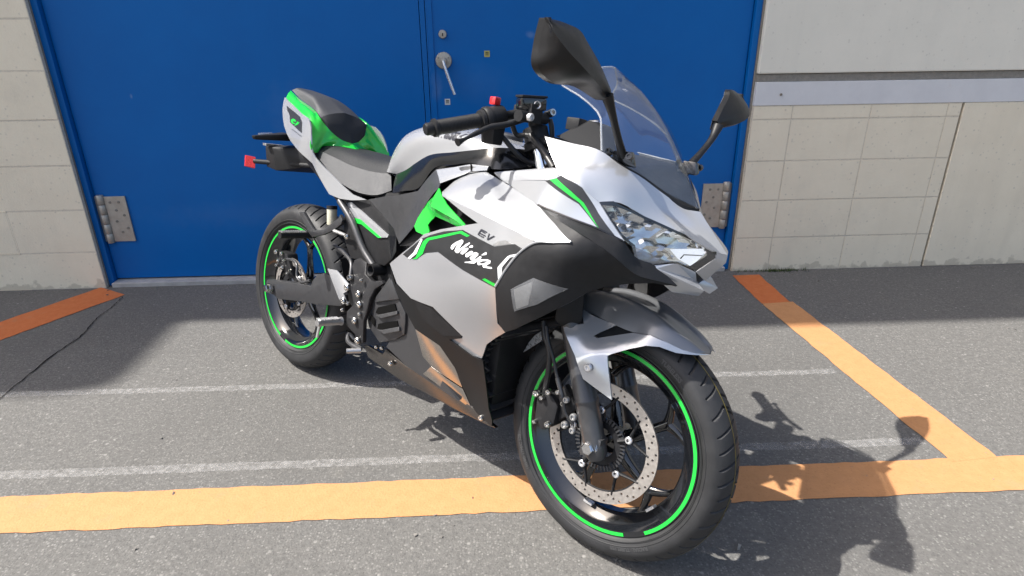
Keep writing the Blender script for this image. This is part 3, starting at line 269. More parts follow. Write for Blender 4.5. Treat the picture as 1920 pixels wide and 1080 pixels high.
# ---------------------------------------------------------------- mesh helpers
class MB:
    def __init__(s): s.v=[];s.f=[]
    def add(s,v,f):
        n=len(s.v); s.v+=[tuple(map(float,q)) for q in v]; s.f+=[tuple(i+n for i in q) for q in f]; return s
    def box(s,c,h,R=None):
        c=np.array(c,float); R=np.eye(3) if R is None else np.array(R)
        P=[c+R@np.array([x*h[0],y*h[1],z*h[2]]) for x in(-1,1) for y in(-1,1) for z in(-1,1)]
        return s.add(P,[(0,1,3,2),(4,6,7,5),(0,4,5,1),(2,3,7,6),(0,2,6,4),(1,5,7,3)])
    def tube(s,P,r,seg=12,smooth=4,ell=None):
        P=np.array(P,float)
        rr=np.array(r if hasattr(r,'__len__') else [r]*len(P),float)
        if len(P)>2 and smooth>1:
            Q=cr(np.c_[P,rr],smooth); P=Q[:,:3]; rr=Q[:,3]
        T=np.gradient(P,axis=0); T/=np.linalg.norm(T,axis=1)[:,None]
        a=np.array([0,0,1.]) if abs(T[0][2])<.9 else np.array([1.,0,0])
        u=np.cross(T[0],a); u/=np.linalg.norm(u); V=[];n=len(P)
        for i in range(n):
            u=u-T[i]*(u@T[i]); u/=np.linalg.norm(u); w_=np.cross(T[i],u)
            for k in range(seg):
                t=2*math.pi*k/seg; e=1 if ell is None else ell
                V.append(P[i]+rr[i]*(math.cos(t)*u+e*math.sin(t)*w_))
        F=[(i*seg+k,i*seg+(k+1)%seg,(i+1)*seg+(k+1)%seg,(i+1)*seg+k) for i in range(n-1) for k in range(seg)]
        F+=[tuple(range(seg))[::-1],tuple(range((n-1)*seg,n*seg))]
        return s.add(V,F)
    def lathe(s,c,axis,prof,seg=32,a0=0,a1=2*math.pi,closed=False,xdir=None):
        # prof: (radius, along)
        c=np.array(c,float);ax=np.array(axis,float);ax/=np.linalg.norm(ax)
        x=np.array(xdir,float) if xdir is not None else (np.array([1.,0,0]) if abs(ax[0])<.9 else np.array([0,0,1.]))
        u=x-ax*(x@ax);u/=np.linalg.norm(u);w_=np.cross(ax,u)
        full=abs(a1-a0)>6.28; m=seg if full else seg+1; n=len(prof);V=[]
        for k in range(m):
            t=a0+(a1-a0)*k/seg; d=math.cos(t)*u+math.sin(t)*w_
            V+=[c+ax*h+d*r for r,h in prof]
        F=[]
        for k in range(seg):
            k2=(k+1)%m if full else k+1
            for i in range(n if closed else n-1):
                j=(i+1)%n; F.append((k*n+i,k*n+j,k2*n+j,k2*n+i))
        return s.add(V,F)
    def bolt(s,c,axis,r,h,seg=14):
        return s.lathe(c,axis,[(0.0001,-h*.5),(r,-h*.5),(r,h*.6),(r*.8,h),(r*.5,h),(r*.45,h*.45),(0.0001,h*.45)],seg)
    def hexbolt(s,c,axis,r,h):
        return s.lathe(c,axis,[(0.0001,-h),(r*1.35,-h),(r*1.35,-h*.2),(r,-h*.2),(r,h*.8),(r*.85,h),(0.0001,h)],6)
    def prism(s,P,d):
        P=np.array(P,float);d=np.array(d,float);n=len(P)
        return s.add(list(P)+list(P+d),[tuple(range(n))[::-1],tuple(range(n,2*n))]+[(i,(i+1)%n,n+(i+1)%n,n+i) for i in range(n)])
    def grid(s,Gd,thick=0,flip=None,c0=None):
        Gd=np.array(Gd);M,N=Gd.shape[:2]
        du=np.gradient(Gd,axis=1);dv=np.gradient(Gd,axis=0);n=np.cross(du,dv);L=np.linalg.norm(n,axis=2);n/=np.maximum(L,1e-12)[...,None]
        c=np.array([Gd[...,0].mean(),0,Gd[...,2].mean()-.05]) if c0 is None else np.array(c0)
        sg=1 if (n*(Gd-c)).sum()>0 else -1
        if flip: sg=-sg
        n=n*sg
        q=[(i*N+j,i*N+j+1,(i+1)*N+j+1,(i+1)*N+j) for i in range(M-1) for j in range(N-1)]
        if sg<0: q=[f[::-1] for f in q]
        if not thick: return s.add(Gd.reshape(-1,3),q)
        B=Gd-n*thick; K=M*N
        b=list(range(N))+[i*N+N-1 for i in range(1,M)]+[(M-1)*N+j for j in range(N-2,-1,-1)]+[i*N for i in range(M-2,0,-1)]
        if sg<0: b=b[::-1]
        f=q+[tuple(i+K for i in t)[::-1] for t in q]+[(b[i],b[i]+K,b[(i+1)%len(b)]+K,b[(i+1)%len(b)]) for i in range(len(b))]
        return s.add(np.r_[Gd.reshape(-1,3),B.reshape(-1,3)],f)
    def mirrored(s):
        m=MB(); m.v=[(x,-y,z) for x,y,z in s.v]; m.f=[f[::-1] for f in s.f]; return m
    def hull(s,P,bevel=0):
        bm=bmesh.new()
        for q in P: bm.verts.new(q)
        r=bmesh.ops.convex_hull(bm,input=bm.verts)
        loose=[v for v in bm.verts if not v.link_faces]
        bmesh.ops.delete(bm,geom=loose,context='VERTS')
        bmesh.ops.dissolve_limit(bm,angle_limit=.06,verts=bm.verts,edges=bm.edges)
        if bevel: bmesh.ops.bevel(bm,geom=bm.edges[:],offset=bevel,segments=2,profile=.6,affect='EDGES',clamp_overlap=True)
        bm.verts.index_update(); s.add([v.co[:] for v in bm.verts],[[v.index for v in f.verts] for f in bm.faces]); bm.free(); return s
def cr(P,n):
    P=np.asarray(P,float); m=len(P)
    if m==2:
        t=np.linspace(0,1,n+1)[:,None]; return P[0]*(1-t)+P[1]*t
    E=np.r_[[2*P[0]-P[1]],P,[2*P[-1]-P[-2]]]; out=[]
    for i in range(m-1):
        p0,p1,p2,p3=E[i:i+4]
        # tangents limited by the neighbouring chord lengths so uneven spacing does not overshoot
        d0=np.linalg.norm(p1-p0)+1e-9;d1=np.linalg.norm(p2-p1)+1e-9;d2=np.linalg.norm(p3-p2)+1e-9
        m1=((p1-p0)/d0*d1+(p2-p1)/d1*d0)/(d0+d1)*d1; m2=((p2-p1)/d1*d2+(p3-p2)/d2*d1)/(d1+d2)*d1
        for k in range(n):
            t=k/n;t2=t*t;t3=t2*t
            out.append((2*t3-3*t2+1)*p1+(t3-2*t2+t)*m1+(-2*t3+3*t2)*p2+(t3-t2)*m2)
    out.append(P[-1]); return np.array(out)
def lgrid(curves,nu=4,nv=4,mirror=False,linv=False):
    R=np.array([cr(c,nu) for c in curves]); n=R.shape[1]
    Gd=R if (linv and nv==1) else np.stack([cr(R[:,j],nv) if not linv else np.concatenate([R[:1,j]]+[R[i,j]+(R[i+1,j]-R[i,j])*np.linspace(0,1,nv+1)[1:,None] for i in range(len(R)-1)]) for j in range(n)],1)
    if mirror:
        Mi=Gd[-2::-1].copy(); Mi[...,1]*=-1; Gd=np.concatenate([Gd,Mi])
    return Gd
def link(name,me,m,parent=None,matrix=None,smooth=40,label=None,kind=None):
    if m is not None: me.materials.append(m)
    if smooth:
        me.shade_smooth(); me.set_sharp_from_angle(angle=math.radians(smooth))
    o=bpy.data.objects.new(name,me); COL.objects.link(o)
    if parent is not None: o.parent=parent
    if matrix is not None: o.matrix_local=matrix
    if label: o['label']=label
    if kind: o['kind']=kind
    return o
def make(name,mb,m,parent=None,matrix=None,smooth=40,bevel=0,label=None,kind=None,merge=True):
    me=bpy.data.meshes.new(name); me.from_pydata(mb.v,[],mb.f); me.validate()
    bm=bmesh.new(); bm.from_mesh(me)
    if merge: bmesh.ops.remove_doubles(bm,verts=bm.verts,dist=1e-5)
    bmesh.ops.recalc_face_normals(bm,faces=bm.faces)
    if bevel:
        ed=[e for e in bm.edges if len(e.link_faces)==2 and e.calc_face_angle(0)>.6]
        bmesh.ops.bevel(bm,geom=ed,offset=bevel,segments=2,profile=.6,affect='EDGES',clamp_overlap=True)
    bm.to_mesh(me); bm.free(); me.update()
    return link(name,me,m,parent,matrix,smooth,label,kind)
class Surf:     # y as a smooth (thin plate) function of x and z
    def __init__(s,pts,lam=1e-4):
        P=np.asarray(pts,float);s.c=P[:,[0,2]];n=len(P)
        d=np.linalg.norm(s.c[:,None]-s.c[None],axis=2);K=s.k(d)+lam*np.eye(n)
        M=np.zeros((n+3,n+3));M[:n,:n]=K;M[:n,n]=1;M[:n,n+1:]=s.c;M[n,:n]=1;M[n+1:,:n]=s.c.T
        s.w=np.linalg.solve(M,np.r_[P[:,1],0,0,0])
    @staticmethod
    def k(d): return np.where(d>1e-9,d*d*np.log(np.maximum(d,1e-9)),0)
    def __call__(s,xz):
        xz=np.atleast_2d(xz);d=np.linalg.norm(xz[:,None]-s.c[None],axis=2)
        return s.k(d)@s.w[:-3]+s.w[-3]+xz@s.w[-2:]
def inpoly(p,Q):
    x,y=p;c=False;n=len(Q);j=n-1
    for i in range(n):
        if (Q[i][1]>y)!=(Q[j][1]>y) and x<(Q[j][0]-Q[i][0])*(y-Q[i][1])/(Q[j][1]-Q[i][1])+Q[i][0]: c=not c
        j=i
    return c
def tri2d(loops,step=.012):
    # triangulate the region inside loops[0] and outside the others, with inner grid points
    pts=[];edges=[];res=[]
    for L in loops:
        L=[np.array(q,float) for q in L]; Q=[]
        for i in range(len(L)):
            a,b=L[i],L[(i+1)%len(L)];k=max(1,int(math.ceil(np.linalg.norm(b-a)/step)))
            Q+=[a+(b-a)*t/k for t in range(k)]
        n0=len(pts);pts+=Q;edges+=[(n0+i,n0+(i+1)%len(Q)) for i in range(len(Q))];res.append(np.array(Q))
    B=np.concatenate(res);lo=B.min(0);hi=B.max(0)
    for i in range(int((hi[0]-lo[0])/step)+1):
        for j in range(int((hi[1]-lo[1])/(step*.87))+1):
            q=lo+np.array([(i+.5*(j%2))*step,j*step*.87])
            if np.min(np.linalg.norm(B-q,axis=1))<step*.55: continue
            if inpoly(q,res[0]) and not any(inpoly(q,h) for h in res[1:]): pts.append(q)
    r=delaunay_2d_cdt([Vector(q) for q in pts],edges,[],0,1e-7)
    V=np.array([v[:] for v in r[0]]);F=[]
    for f in r[2]:
        c=V[list(f)].mean(0)
        if inpoly(c,res[0]) and not any(inpoly(c,h) for h in res[1:]): F.append(tuple(f))
    return V,F
def panel(outline,surf,thick=.003,step=.014,off=0.,holes=(),mb=None):
    o=np.asarray(outline,float)
    V,F=tri2d([o[:,[0,2]]]+[np.asarray(h,float)[:,[0,2]] for h in holes],step)
    y=surf(V)-off; P=np.c_[V[:,0],y,V[:,1]]
    mb=mb or MB()
    F=[f if np.cross(V[f[1]]-V[f[0]],V[f[2]]-V[f[0]])>0 else f[::-1] for f in F]   # seen from -y
    if not thick: return mb.add(P,F)
    n=len(P);B=P+np.array([0,thick,0])
    from collections import Counter
    cn=Counter(); 
    for f in F:
        for i in range(3): cn[(f[i],f[(i+1)%3])]+=1
    be=[e for e in cn if (e[1],e[0]) not in cn]
    return mb.add(np.r_[P,B],F+[tuple(i+n for i in f)[::-1] for f in F]+[(a,a+n,b+n,b) for a,b in be])
def sym(mb):
    q=mb.mirrored(); mb.add(q.v,q.f); return mb
def bolts(name,items,m,parent,fm=None,matrix=None,hex_=False):
    # each bolt an object of its own
    for c,ax,r,h in items:
        q=MB(); (q.hexbolt if hex_ else q.bolt)(c,ax,r,h)
        make(name,fm(q) if fm else q,m,parent,matrix)
def both(name,mb,m,parent,**k):
    o=make(name,mb,m,parent,**k); o2=make(name,mb.mirrored(),m,parent,**k); return o,o2
# ================================================================ THE SETTING
WY=.826
def noise_mat(name,c1,c2,scale,rough=.85,speck=None,bump=.3,bscale=180,detail=6,extra=None,dirt=None):
    m=bpy.data.materials.new(name); m.use_nodes=True; t=m.node_tree; b=t.nodes['Principled BSDF']; L=t.links
    tc=t.nodes.new('ShaderNodeTexCoord'); g=t.nodes.new('ShaderNodeNewGeometry'); vec=g.outputs['Position']
    n=t.nodes.new('ShaderNodeTexNoise'); n.inputs['Scale'].default_value=scale; n.inputs['Detail'].default_value=detail; n.inputs['Roughness'].default_value=.65
    L.new(vec,n.inputs['Vector'])
    r=t.nodes.new('ShaderNodeValToRGB'); r.color_ramp.elements[0].position=.32; r.color_ramp.elements[1].position=.68
    r.color_ramp.elements[0].color=c1+(1,); r.color_ramp.elements[1].color=c2+(1,)
    L.new(n.outputs[0],r.inputs[0]); out=r.outputs[0]
    def mix(fac,colr,prev):
        mx=t.nodes.new('ShaderNodeMix'); mx.data_type='RGBA'; L.new(fac,mx.inputs[0]); L.new(prev,mx.inputs[6])
        if isinstance(colr,tuple): mx.inputs[7].default_value=colr+(1,)
        else: L.new(colr,mx.inputs[7])
        return mx.outputs[2]
    hgt=n.outputs[0]
    if speck:
        for (sc,thr,colr,amt) in speck:
            v=t.nodes.new('ShaderNodeTexVoronoi'); v.inputs['Scale'].default_value=sc; L.new(vec,v.inputs['Vector'])
            sp=t.nodes.new('ShaderNodeSeparateColor'); L.new(v.outputs['Color'],sp.inputs[0])
            ra=t.nodes.new('ShaderNodeMapRange'); ra.inputs[1].default_value=thr; ra.inputs[2].default_value=1; ra.inputs[3].default_value=0; ra.inputs[4].default_value=amt; L.new(sp.outputs[0],ra.inputs[0])
            rd=t.nodes.new('ShaderNodeMapRange'); rd.inputs[1].default_value=.25/1; rd.inputs[2].default_value=.55; rd.inputs[3].default_value=1; rd.inputs[4].default_value=0; L.new(v.outputs['Distance'],rd.inputs[0])
            mu=t.nodes.new('ShaderNodeMath'); mu.operation='MULTIPLY'; L.new(ra.outputs[0],mu.inputs[0]); L.new(rd.outputs[0],mu.inputs[1])
            out=mix(mu.outputs[0],colr,out)
    if dirt:
        for (sc,lo,hi,colr,amt) in dirt:
            nd=t.nodes.new('ShaderNodeTexNoise'); nd.inputs['Scale'].default_value=sc; nd.inputs['Detail'].default_value=7; nd.inputs['Roughness'].default_value=.7; L.new(vec,nd.inputs['Vector'])
            ra=t.nodes.new('ShaderNodeMapRange'); ra.inputs[1].default_value=lo; ra.inputs[2].default_value=hi; ra.inputs[3].default_value=0; ra.inputs[4].default_value=amt; L.new(nd.outputs[0],ra.inputs[0])
            out=mix(ra.outputs[0],colr,out)
    if extra: out=extra(t,vec,out,mix)
    L.new(out,b.inputs['Base Color']); b.inputs['Roughness'].default_value=rough; b.inputs['Specular IOR Level'].default_value=.2
    n2=t.nodes.new('ShaderNodeTexNoise'); n2.inputs['Scale'].default_value=bscale; n2.inputs['Detail'].default_value=4; L.new(vec,n2.inputs['Vector'])
    bp=t.nodes.new('ShaderNodeBump'); bp.inputs['Strength'].default_value=bump; bp.inputs['Distance'].default_value=.003
    L.new(n2.outputs[0],bp.inputs['Height']); L.new(bp.outputs[0],b.inputs['Normal'])
    MATS[name]=m; return m
ASPHALT=noise_mat('asphalt',(.094,.0915,.087),(.138,.134,.127),70,.9,[(150,.5,(.25,.243,.228),.62),(215,.6,(.045,.045,.045),.55),(85,.97,(.34,.33,.31),.55)],.8,150,8,None,[(.9,.48,.70,(.075,.073,.07),.38),(4,.60,.75,(.19,.18,.16),.3),(2.3,.66,.70,(.13,.10,.075),.3),(3.1,.69,.73,(.05,.05,.05),.35)])
def linemat(name,a,b_):
    return noise_mat(name,a,b_,30,.75,[(170,.72,tuple(c*.62 for c in a),.35)],.5,160,8,None,[(9,.58,.74,(.30,.20,.12),.5),(35,.64,.74,(.16,.15,.14),.65),(2.2,.55,.7,(.36,.20,.11),.3)])
ORANGE=linemat('light_orange_road_paint',(.41,.203,.088),(.46,.23,.103))
ORANGED=linemat('old_orange_road_paint',(.42,.115,.035),(.47,.145,.05))
def wear_white():
    m=noise_mat('worn_white_road_paint',(.42,.41,.40),(.5,.49,.48),60,.85,None,.6,160)
    t=m.node_tree;b=t.nodes['Principled BSDF'];n=t.nodes.new('ShaderNodeTexNoise');n.inputs['Scale'].default_value=60;n.inputs['Detail'].default_value=8
    g=t.nodes.new('ShaderNodeNewGeometry');t.links.new(g.outputs['Position'],n.inputs['Vector'])
    mr=t.nodes.new('ShaderNodeMapRange');mr.inputs[1].default_value=.35;mr.inputs[2].default_value=.75;mr.inputs[3].default_value=.06;mr.inputs[4].default_value=.40
    t.links.new(n.outputs[0],mr.inputs[0]);t.links.new(mr.outputs[0],b.inputs['Alpha']);return m
WORNW=wear_white()
def streak(colr,amt,zs):
    def f(t,vec,out,mix):
        L=t.links;mp=t.nodes.new('ShaderNodeMapping');mp.inputs['Scale'].default_value=(14,14,1.1);L.new(vec,mp.inputs[0])
        n=t.nodes.new('ShaderNodeTexNoise');n.inputs['Scale'].default_value=1;n.inputs['Detail'].default_value=6;L.new(mp.outputs[0],n.inputs['Vector'])
        ra=t.nodes.new('ShaderNodeMapRange');ra.inputs[1].default_value=.5;ra.inputs[2].default_value=.8;ra.inputs[3].default_value=0;ra.inputs[4].default_value=amt;L.new(n.outputs[0],ra.inputs[0])
        o=mix(ra.outputs[0],colr,out)
        # splash dirt along the foot of the wall
        sx=t.nodes.new('ShaderNodeSeparateXYZ');L.new(vec,sx.inputs[0])
        n3=t.nodes.new('ShaderNodeTexNoise');n3.inputs['Scale'].default_value=22;n3.inputs['Detail'].default_value=6;L.new(vec,n3.inputs['Vector'])
        ad=t.nodes.new('ShaderNodeMath');ad.operation='MULTIPLY_ADD';L.new(n3.outputs[0],ad.inputs[0]);ad.inputs[1].default_value=-.16;L.new(sx.outputs[2],ad.inputs[2])
        rb=t.nodes.new('ShaderNodeMapRange');rb.inputs[1].default_value=-.07;rb.inputs[2].default_value=zs-.07;rb.inputs[3].default_value=.32;rb.inputs[4].default_value=0;L.new(ad.outputs[0],rb.inputs[0])
        return mix(rb.outputs[0],(.14,.115,.085),o)
    return f
UPPERW=noise_mat('pale_cream_wall_paint',(.69,.66,.565),(.73,.695,.595),5,.75,[(90,.95,(.45,.42,.36),.4)],.3,130,6,streak((.50,.47,.41),.15,.05),[(1.5,.55,.8,(.63,.60,.52),.3)])
CREAMW=noise_mat('cream_wall_paint',(.71,.635,.49),(.75,.675,.525),7,.7,[(90,.93,(.40,.37,.31),.5)],.35,130,6,streak((.50,.45,.36),.18,.016),[(2.5,.55,.8,(.50,.46,.385),.35)])
PLATE=noise_mat('pale_metal_plate',(.57,.57,.575),(.62,.62,.62),9,.45,None,.1,60,5,None,[(16,.62,.75,(.46,.40,.31),.35)])
GROUT=noise_mat('dark_mortar',(.20,.185,.16),(.27,.25,.215),60,.9,None,.8,200)
JOINT=noise_mat('painted_mortar',(.56,.50,.40),(.64,.575,.46),30,.8,[(200,.85,(.16,.14,.11),.6)],.6,200)
def rubs(t,vec,out,mix):
    L=t.links
    n=t.nodes.new('ShaderNodeTexNoise'); n.inputs['Scale'].default_value=24; n.inputs['Detail'].default_value=6; L.new(vec,n.inputs['Vector'])
    for (x,z,rx,rz_,amt) in ((.512,.935,.030,.075,.16),(.945,1.150,.028,.018,.30),(-.87,.912,.008,.013,.5),(.70,.94,.2,.10,.05),(-.5,.35,.5,.08,.05),(1.3,.7,.15,.3,.04),(-.15,.82,.16,.17,.07)):
        mp=t.nodes.new('ShaderNodeMapping'); mp.vector_type='POINT'; mp.inputs['Location'].default_value=(-x/rx,0,-z/rz_); mp.inputs['Scale'].default_value=(1/rx,0,1/rz_); L.new(vec,mp.inputs[0])
        ln=t.nodes.new('ShaderNodeVectorMath'); ln.operation='LENGTH'; L.new(mp.outputs[0],ln.inputs[0])
        ad=t.nodes.new('ShaderNodeMath'); ad.operation='MULTIPLY_ADD'; L.new(n.outputs[0],ad.inputs[0]); ad.inputs[1].default_value=1.2; L.new(ln.outputs['Value'],ad.inputs[2])
        r=t.nodes.new('ShaderNodeMapRange'); r.inputs[1].default_value=.8; r.inputs[2].default_value=1.6; r.inputs[3].default_value=amt; r.inputs[4].default_value=0; L.new(ad.outputs[0],r.inputs[0])
        out=mix(r.outputs[0],(.22,.30,.46),out)
    return out
BLUE=noise_mat('blue_door_paint',(.0018,.106,.358),(.0025,.115,.38),3,.36,None,.35,2.4,6,rubs,[(1.2,.45,.75,(.004,.088,.31),.6),(60,.72,.77,(.10,.17,.36),.3),(7,.60,.72,(.006,.115,.37),.5)])
HINGE=noise_mat('hinge_steel',(.36,.33,.29),(.46,.43,.38),25,.42,None,.2,120,6,None,[(14,.55,.7,(.30,.24,.17),.4)])
MATS['hinge_steel'].node_tree.nodes['Principled BSDF'].inputs['Metallic'].default_value=.5
MATS['blue_door_paint'].node_tree.nodes['Principled BSDF'].inputs['Specular IOR Level'].default_value=.18
SILL=noise_mat('steel_sill',(.30,.29,.28),(.40,.39,.37),18,.45,None,.3,90)
RUBBERB=mat('black_gap',(.003,.003,.003),.8,0,0,.1,60,0,0,.1)
def st(o,label=None,cat=None,kind=None,group=None):
    if label: o['label']=label
    if cat: o['category']=cat
    if kind: o['kind']=kind
    if group: o['group']=group
    return o
def empty(name,loc=(0,0,0),label=None,cat=None,group=None,parent=None):
    o=bpy.data.objects.new(name,None); COL.objects.link(o); o.location=loc; o.empty_display_size=.1
    if parent is not None: o.parent=parent
    return st(o,label,cat,'thing' if label else None,group)
# ground: fine sheet near the bike, out to the horizon
g=MB(); xs=[-120,-40,-15,-6,-3,0,3,6,15,40,120]; ys=[-120,-40,-15,-6,-3,-1,.9]
g.add([(x,y,0) for y in ys for x in xs],[(j*11+i,j*11+i+1,(j+1)*11+i+1,(j+1)*11+i) for j in range(len(ys)-1) for i in range(10)])
st(make('ground',g,ASPHALT,smooth=0),'grey weathered asphalt yard in front of the blue doors',None,'structure')
def strip(name,P0,P1,w0,m,z,label,jit=.0028,seg=.035,w1=None,kind='structure'):
    P0=np.array(P0,float);P1=np.array(P1,float);w1=w1 or w0;d=P1-P0;Ln_=np.linalg.norm(d);d/=Ln_;n=np.array([-d[1],d[0]]);k=int(Ln_/seg)+1
    V=[];rs=np.random.RandomState(int(abs(P0[0]*91+P1[1]*37+5)*100)%9999)
    for i in range(k+1):
        t=i/k;c=P0+(P1-P0)*t;ww=(w0+(w1-w0)*t)/2;a=rs.uniform(-jit,jit,2)
        for s_,j_ in((-1,a[0]),(1,a[1])): q=c+n*s_*(ww+j_);V.append((q[0],q[1],z))
    mb=MB().add(V,[(2*i,2*i+1,2*i+3,2*i+2) for i in range(k)])
    return st(make(name,mb,m,smooth=0),label,None,kind)
strip('orange_line',(-6,-.797),(7,-.760),.143,ORANGE,.002,'light orange painted line along the front of the bay')
strip('orange_line',(2.146,-.712),(2.052,.42),.150,ORANGE,.0026,'light orange painted line running from the front line towards the wall')
strip('orange_line',(2.045,.418),(2.04,.765),.138,ORANGED,.002,'old dark orange line stub meeting the wall on the right')
strip('orange_line',(-1.45,.25),(-1.13,.78),.20,ORANGED,.002,'dark orange line at the left door jamb')
strip('worn_white_line',(-6,-.12),(2.0,-.192),.034,WORNW,.0012,'nearly worn away white line behind the motorcycle',.0025)
strip('worn_white_line',(-6,-.62),(2.05,-.615),.036,WORNW,.0012,'nearly worn away white line beside the front orange line',.003)
# crack in the asphalt
cp=cr([(-1.0,-.3,0),(-1.01,.156,0),(-1.0,.285,0),(-1.03,.45,0),(-1.03,.6,0),(-1.04,.70,0)],12); V=[]
for i,q in enumerate(cp):
    ww=.0026*(.6+.8*random.random())*(1-.4*i/len(cp)); jx=random.uniform(-.004,.004); V+= [(q[0]-ww+jx,q[1],.003),(q[0]+ww+jx,q[1],.003)]
st(make('asphalt_crack',MB().add(V,[(2*i,2*i+1,2*i+3,2*i+2) for i in range(len(cp)-1)]),RUBBERB,smooth=0),'thin dark crack in the asphalt by the left jamb',None,'structure')
# ---- wall right
def blockwall(name,label,x0,x1,rows,offs,bl,parent_mat,stack=None):
    root=empty(name,((x0+x1)/2,WY+.1,0),label,'wall'); o=root.location
    r0=MB().box(np.array([(x0+x1)/2,WY+.1062,rows[-1]/2])-np.array(o),((x1-x0)/2,.105,rows[-1]/2)); make('mortar',r0,JOINT,root,smooth=0)
    cache={}
    for i in range(len(rows)-1):
        z0,z1=rows[i]+.0018,rows[i+1]-.0018
        xs=[x0]+[x for x in offs if x0+.02<x<x1-.02]+[x1]
        for a,b in zip(xs[:-1],xs[1:]):
            h=(b-a)/2-.0010
            key=(round(h,3),round(z1-z0,3))
            if key not in cache:
                bm=bmesh.new(); bmesh.ops.create_cube(bm,size=1)
                for v in bm.verts: v.co.x*=2*h; v.co.y*=.0195; v.co.z*=(z1-z0)
                bmesh.ops.bevel(bm,geom=bm.edges[:],offset=.0022,segments=2,affect='EDGES')
                me=bpy.data.meshes.new('block'); bm.to_mesh(me); bm.free(); me.materials.append(CREAMW); me.shade_smooth(); me.set_sharp_from_angle(angle=.7); cache[key]=me
            bo=bpy.data.objects.new('block',cache[key]); COL.objects.link(bo); bo.parent=root
            bo.location=((a+b)/2-o[0],WY+.01+random.uniform(-.0006,.0006)-o[1],(z0+z1)/2-o[2])
    return root
ROWS=[0.0,.179,.374,.570,.767,.831]
blockwall('block_wall','cream painted concrete block wall with flush joints right of the blue doors',1.99,2.997,ROWS,[2.178,2.556,2.93],.38,CREAMW)
LROWS=[0,.19,.402,.614,.82,1.03,1.24,1.45,1.66,1.87,2.08,2.29,2.5]
blockwall('block_wall','cream painted concrete block wall left of the blue doors',-6.8,-1.185,LROWS,[-1.55-.38*i for i in range(15)],.38,CREAMW)
t=empty('rendered_wall',(8.0,WY,0),'plain cream rendered wall section at the far right below the metal strip','wall')
make('render',MB().box((0,.10,.4155),(4.992,.10,.4155)),CREAMW,t,smooth=0,bevel=.004)
t=empty('wall_strip',(4.4,WY,.884),'long pale grey metal strip set along the cream wall','wall trim')
make('strip_plate',MB().box((3,.05,0),(5.41,.052,.0525)),PLATE,t,smooth=0,bevel=.002)
make('mortar_bed',MB().box((3,.06,.070),(5.41,.050,.0165)),GROUT,t,smooth=0)
bl=MB(); bl.bolt((-2.29,-.003,-.003),(0,-1,0),.006,.004); make('rivet',bl,GROUT,t)
t=empty('upper_wall',(4.4,WY,.972),'smooth cream wall above the grey metal strip right of the doors','wall')
make('render',MB().box((3,.1,2.6),(5.41,.10,2.599)),UPPERW,t,smooth=0,bevel=.006)
t=empty('upper_wall',(.4,WY,2.5),'cream wall over the blue doors','wall')
make('render',MB().box((0,.1,1.85),(1.587,.10,1.83)),UPPERW,t,smooth=0)
t=empty('upper_wall',(-4,WY,2.51),'cream wall above the blocks left of the doors','wall')
make('render',MB().box((0,.1,1.85),(2.8,.10,1.85)),UPPERW,t,smooth=0)
# building mass behind and the roof edge that shades the foot of the wall
t=empty('building',(0,3,0),'cream building body behind the wall with a projecting flat roof edge','building')
make('roof',MB().box((0,-.33,6.42),(9,2.03,.08)),CREAMW,t,smooth=0)
make('body',MB().box((0,.15,3.17),(9,2.1,3.16)),CREAMW,t,smooth=0)
t=empty('added_shade_canopy',(4,WY,6.2),'unseen thin canopy added under the roof edge to shade the wall foot','canopy')  # out of view, added to set the shadow edge along the wall foot
make('slab',MB().box((0,-.17,.02),(7.4,.24,.05)),CREAMW,t,smooth=0)
t=empty('added_shadow_wing',(-11.03,2,0),'unseen tall cream block added left of the yard to cast a shadow','building')  # invented block out of view, shaped to drop the shadow patch at left
make('body',MB().box((0,0,4.5),(3.95,1.85,4.5)),CREAMW,t,smooth=0,bevel=.14)
wb=MB(); rs=np.random.RandomState(3)
for i in range(220):
    x=rs.normal(2.24,.045) if i<150 else rs.uniform(2.0,2.4); y=WY-.006-abs(rs.normal(0,.010)); hh=rs.uniform(.006,.022); a=rs.uniform(0,6.28); dx,dy=math.cos(a)*.0022,math.sin(a)*.0022; lx,ly=rs.normal(0,.007),-abs(rs.normal(0,.006))
    wb.add([(x-dx,y-dy,.0005),(x+dx,y+dy,.0005),(x+lx,y+ly,hh)],[(0,1,2)])
st(make('weeds',wb,mat('weed_green',(.055,.085,.022),.6,0,0,.3,80),smooth=0,merge=False),'small tuft of weeds growing at the foot of the cream wall',None,'stuff')
gb_=MB(); 
for i in range(260):
    x=rs.uniform(-3,4.5); y=WY-.01-abs(rs.normal(0,.05)) if i<150 else rs.uniform(-1.6,.8); r_=rs.uniform(.0015,.004)
    gb_.hull([(x+r_*rs.normal(),y+r_*rs.normal(),abs(r_*rs.normal())) for _ in range(7)])
st(make('grit',gb_,mat('grit_stone',(.17,.16,.145),.85,0,0,.3,60),smooth=0,merge=False),'loose grit lying on the asphalt and along the wall',None,'stuff')
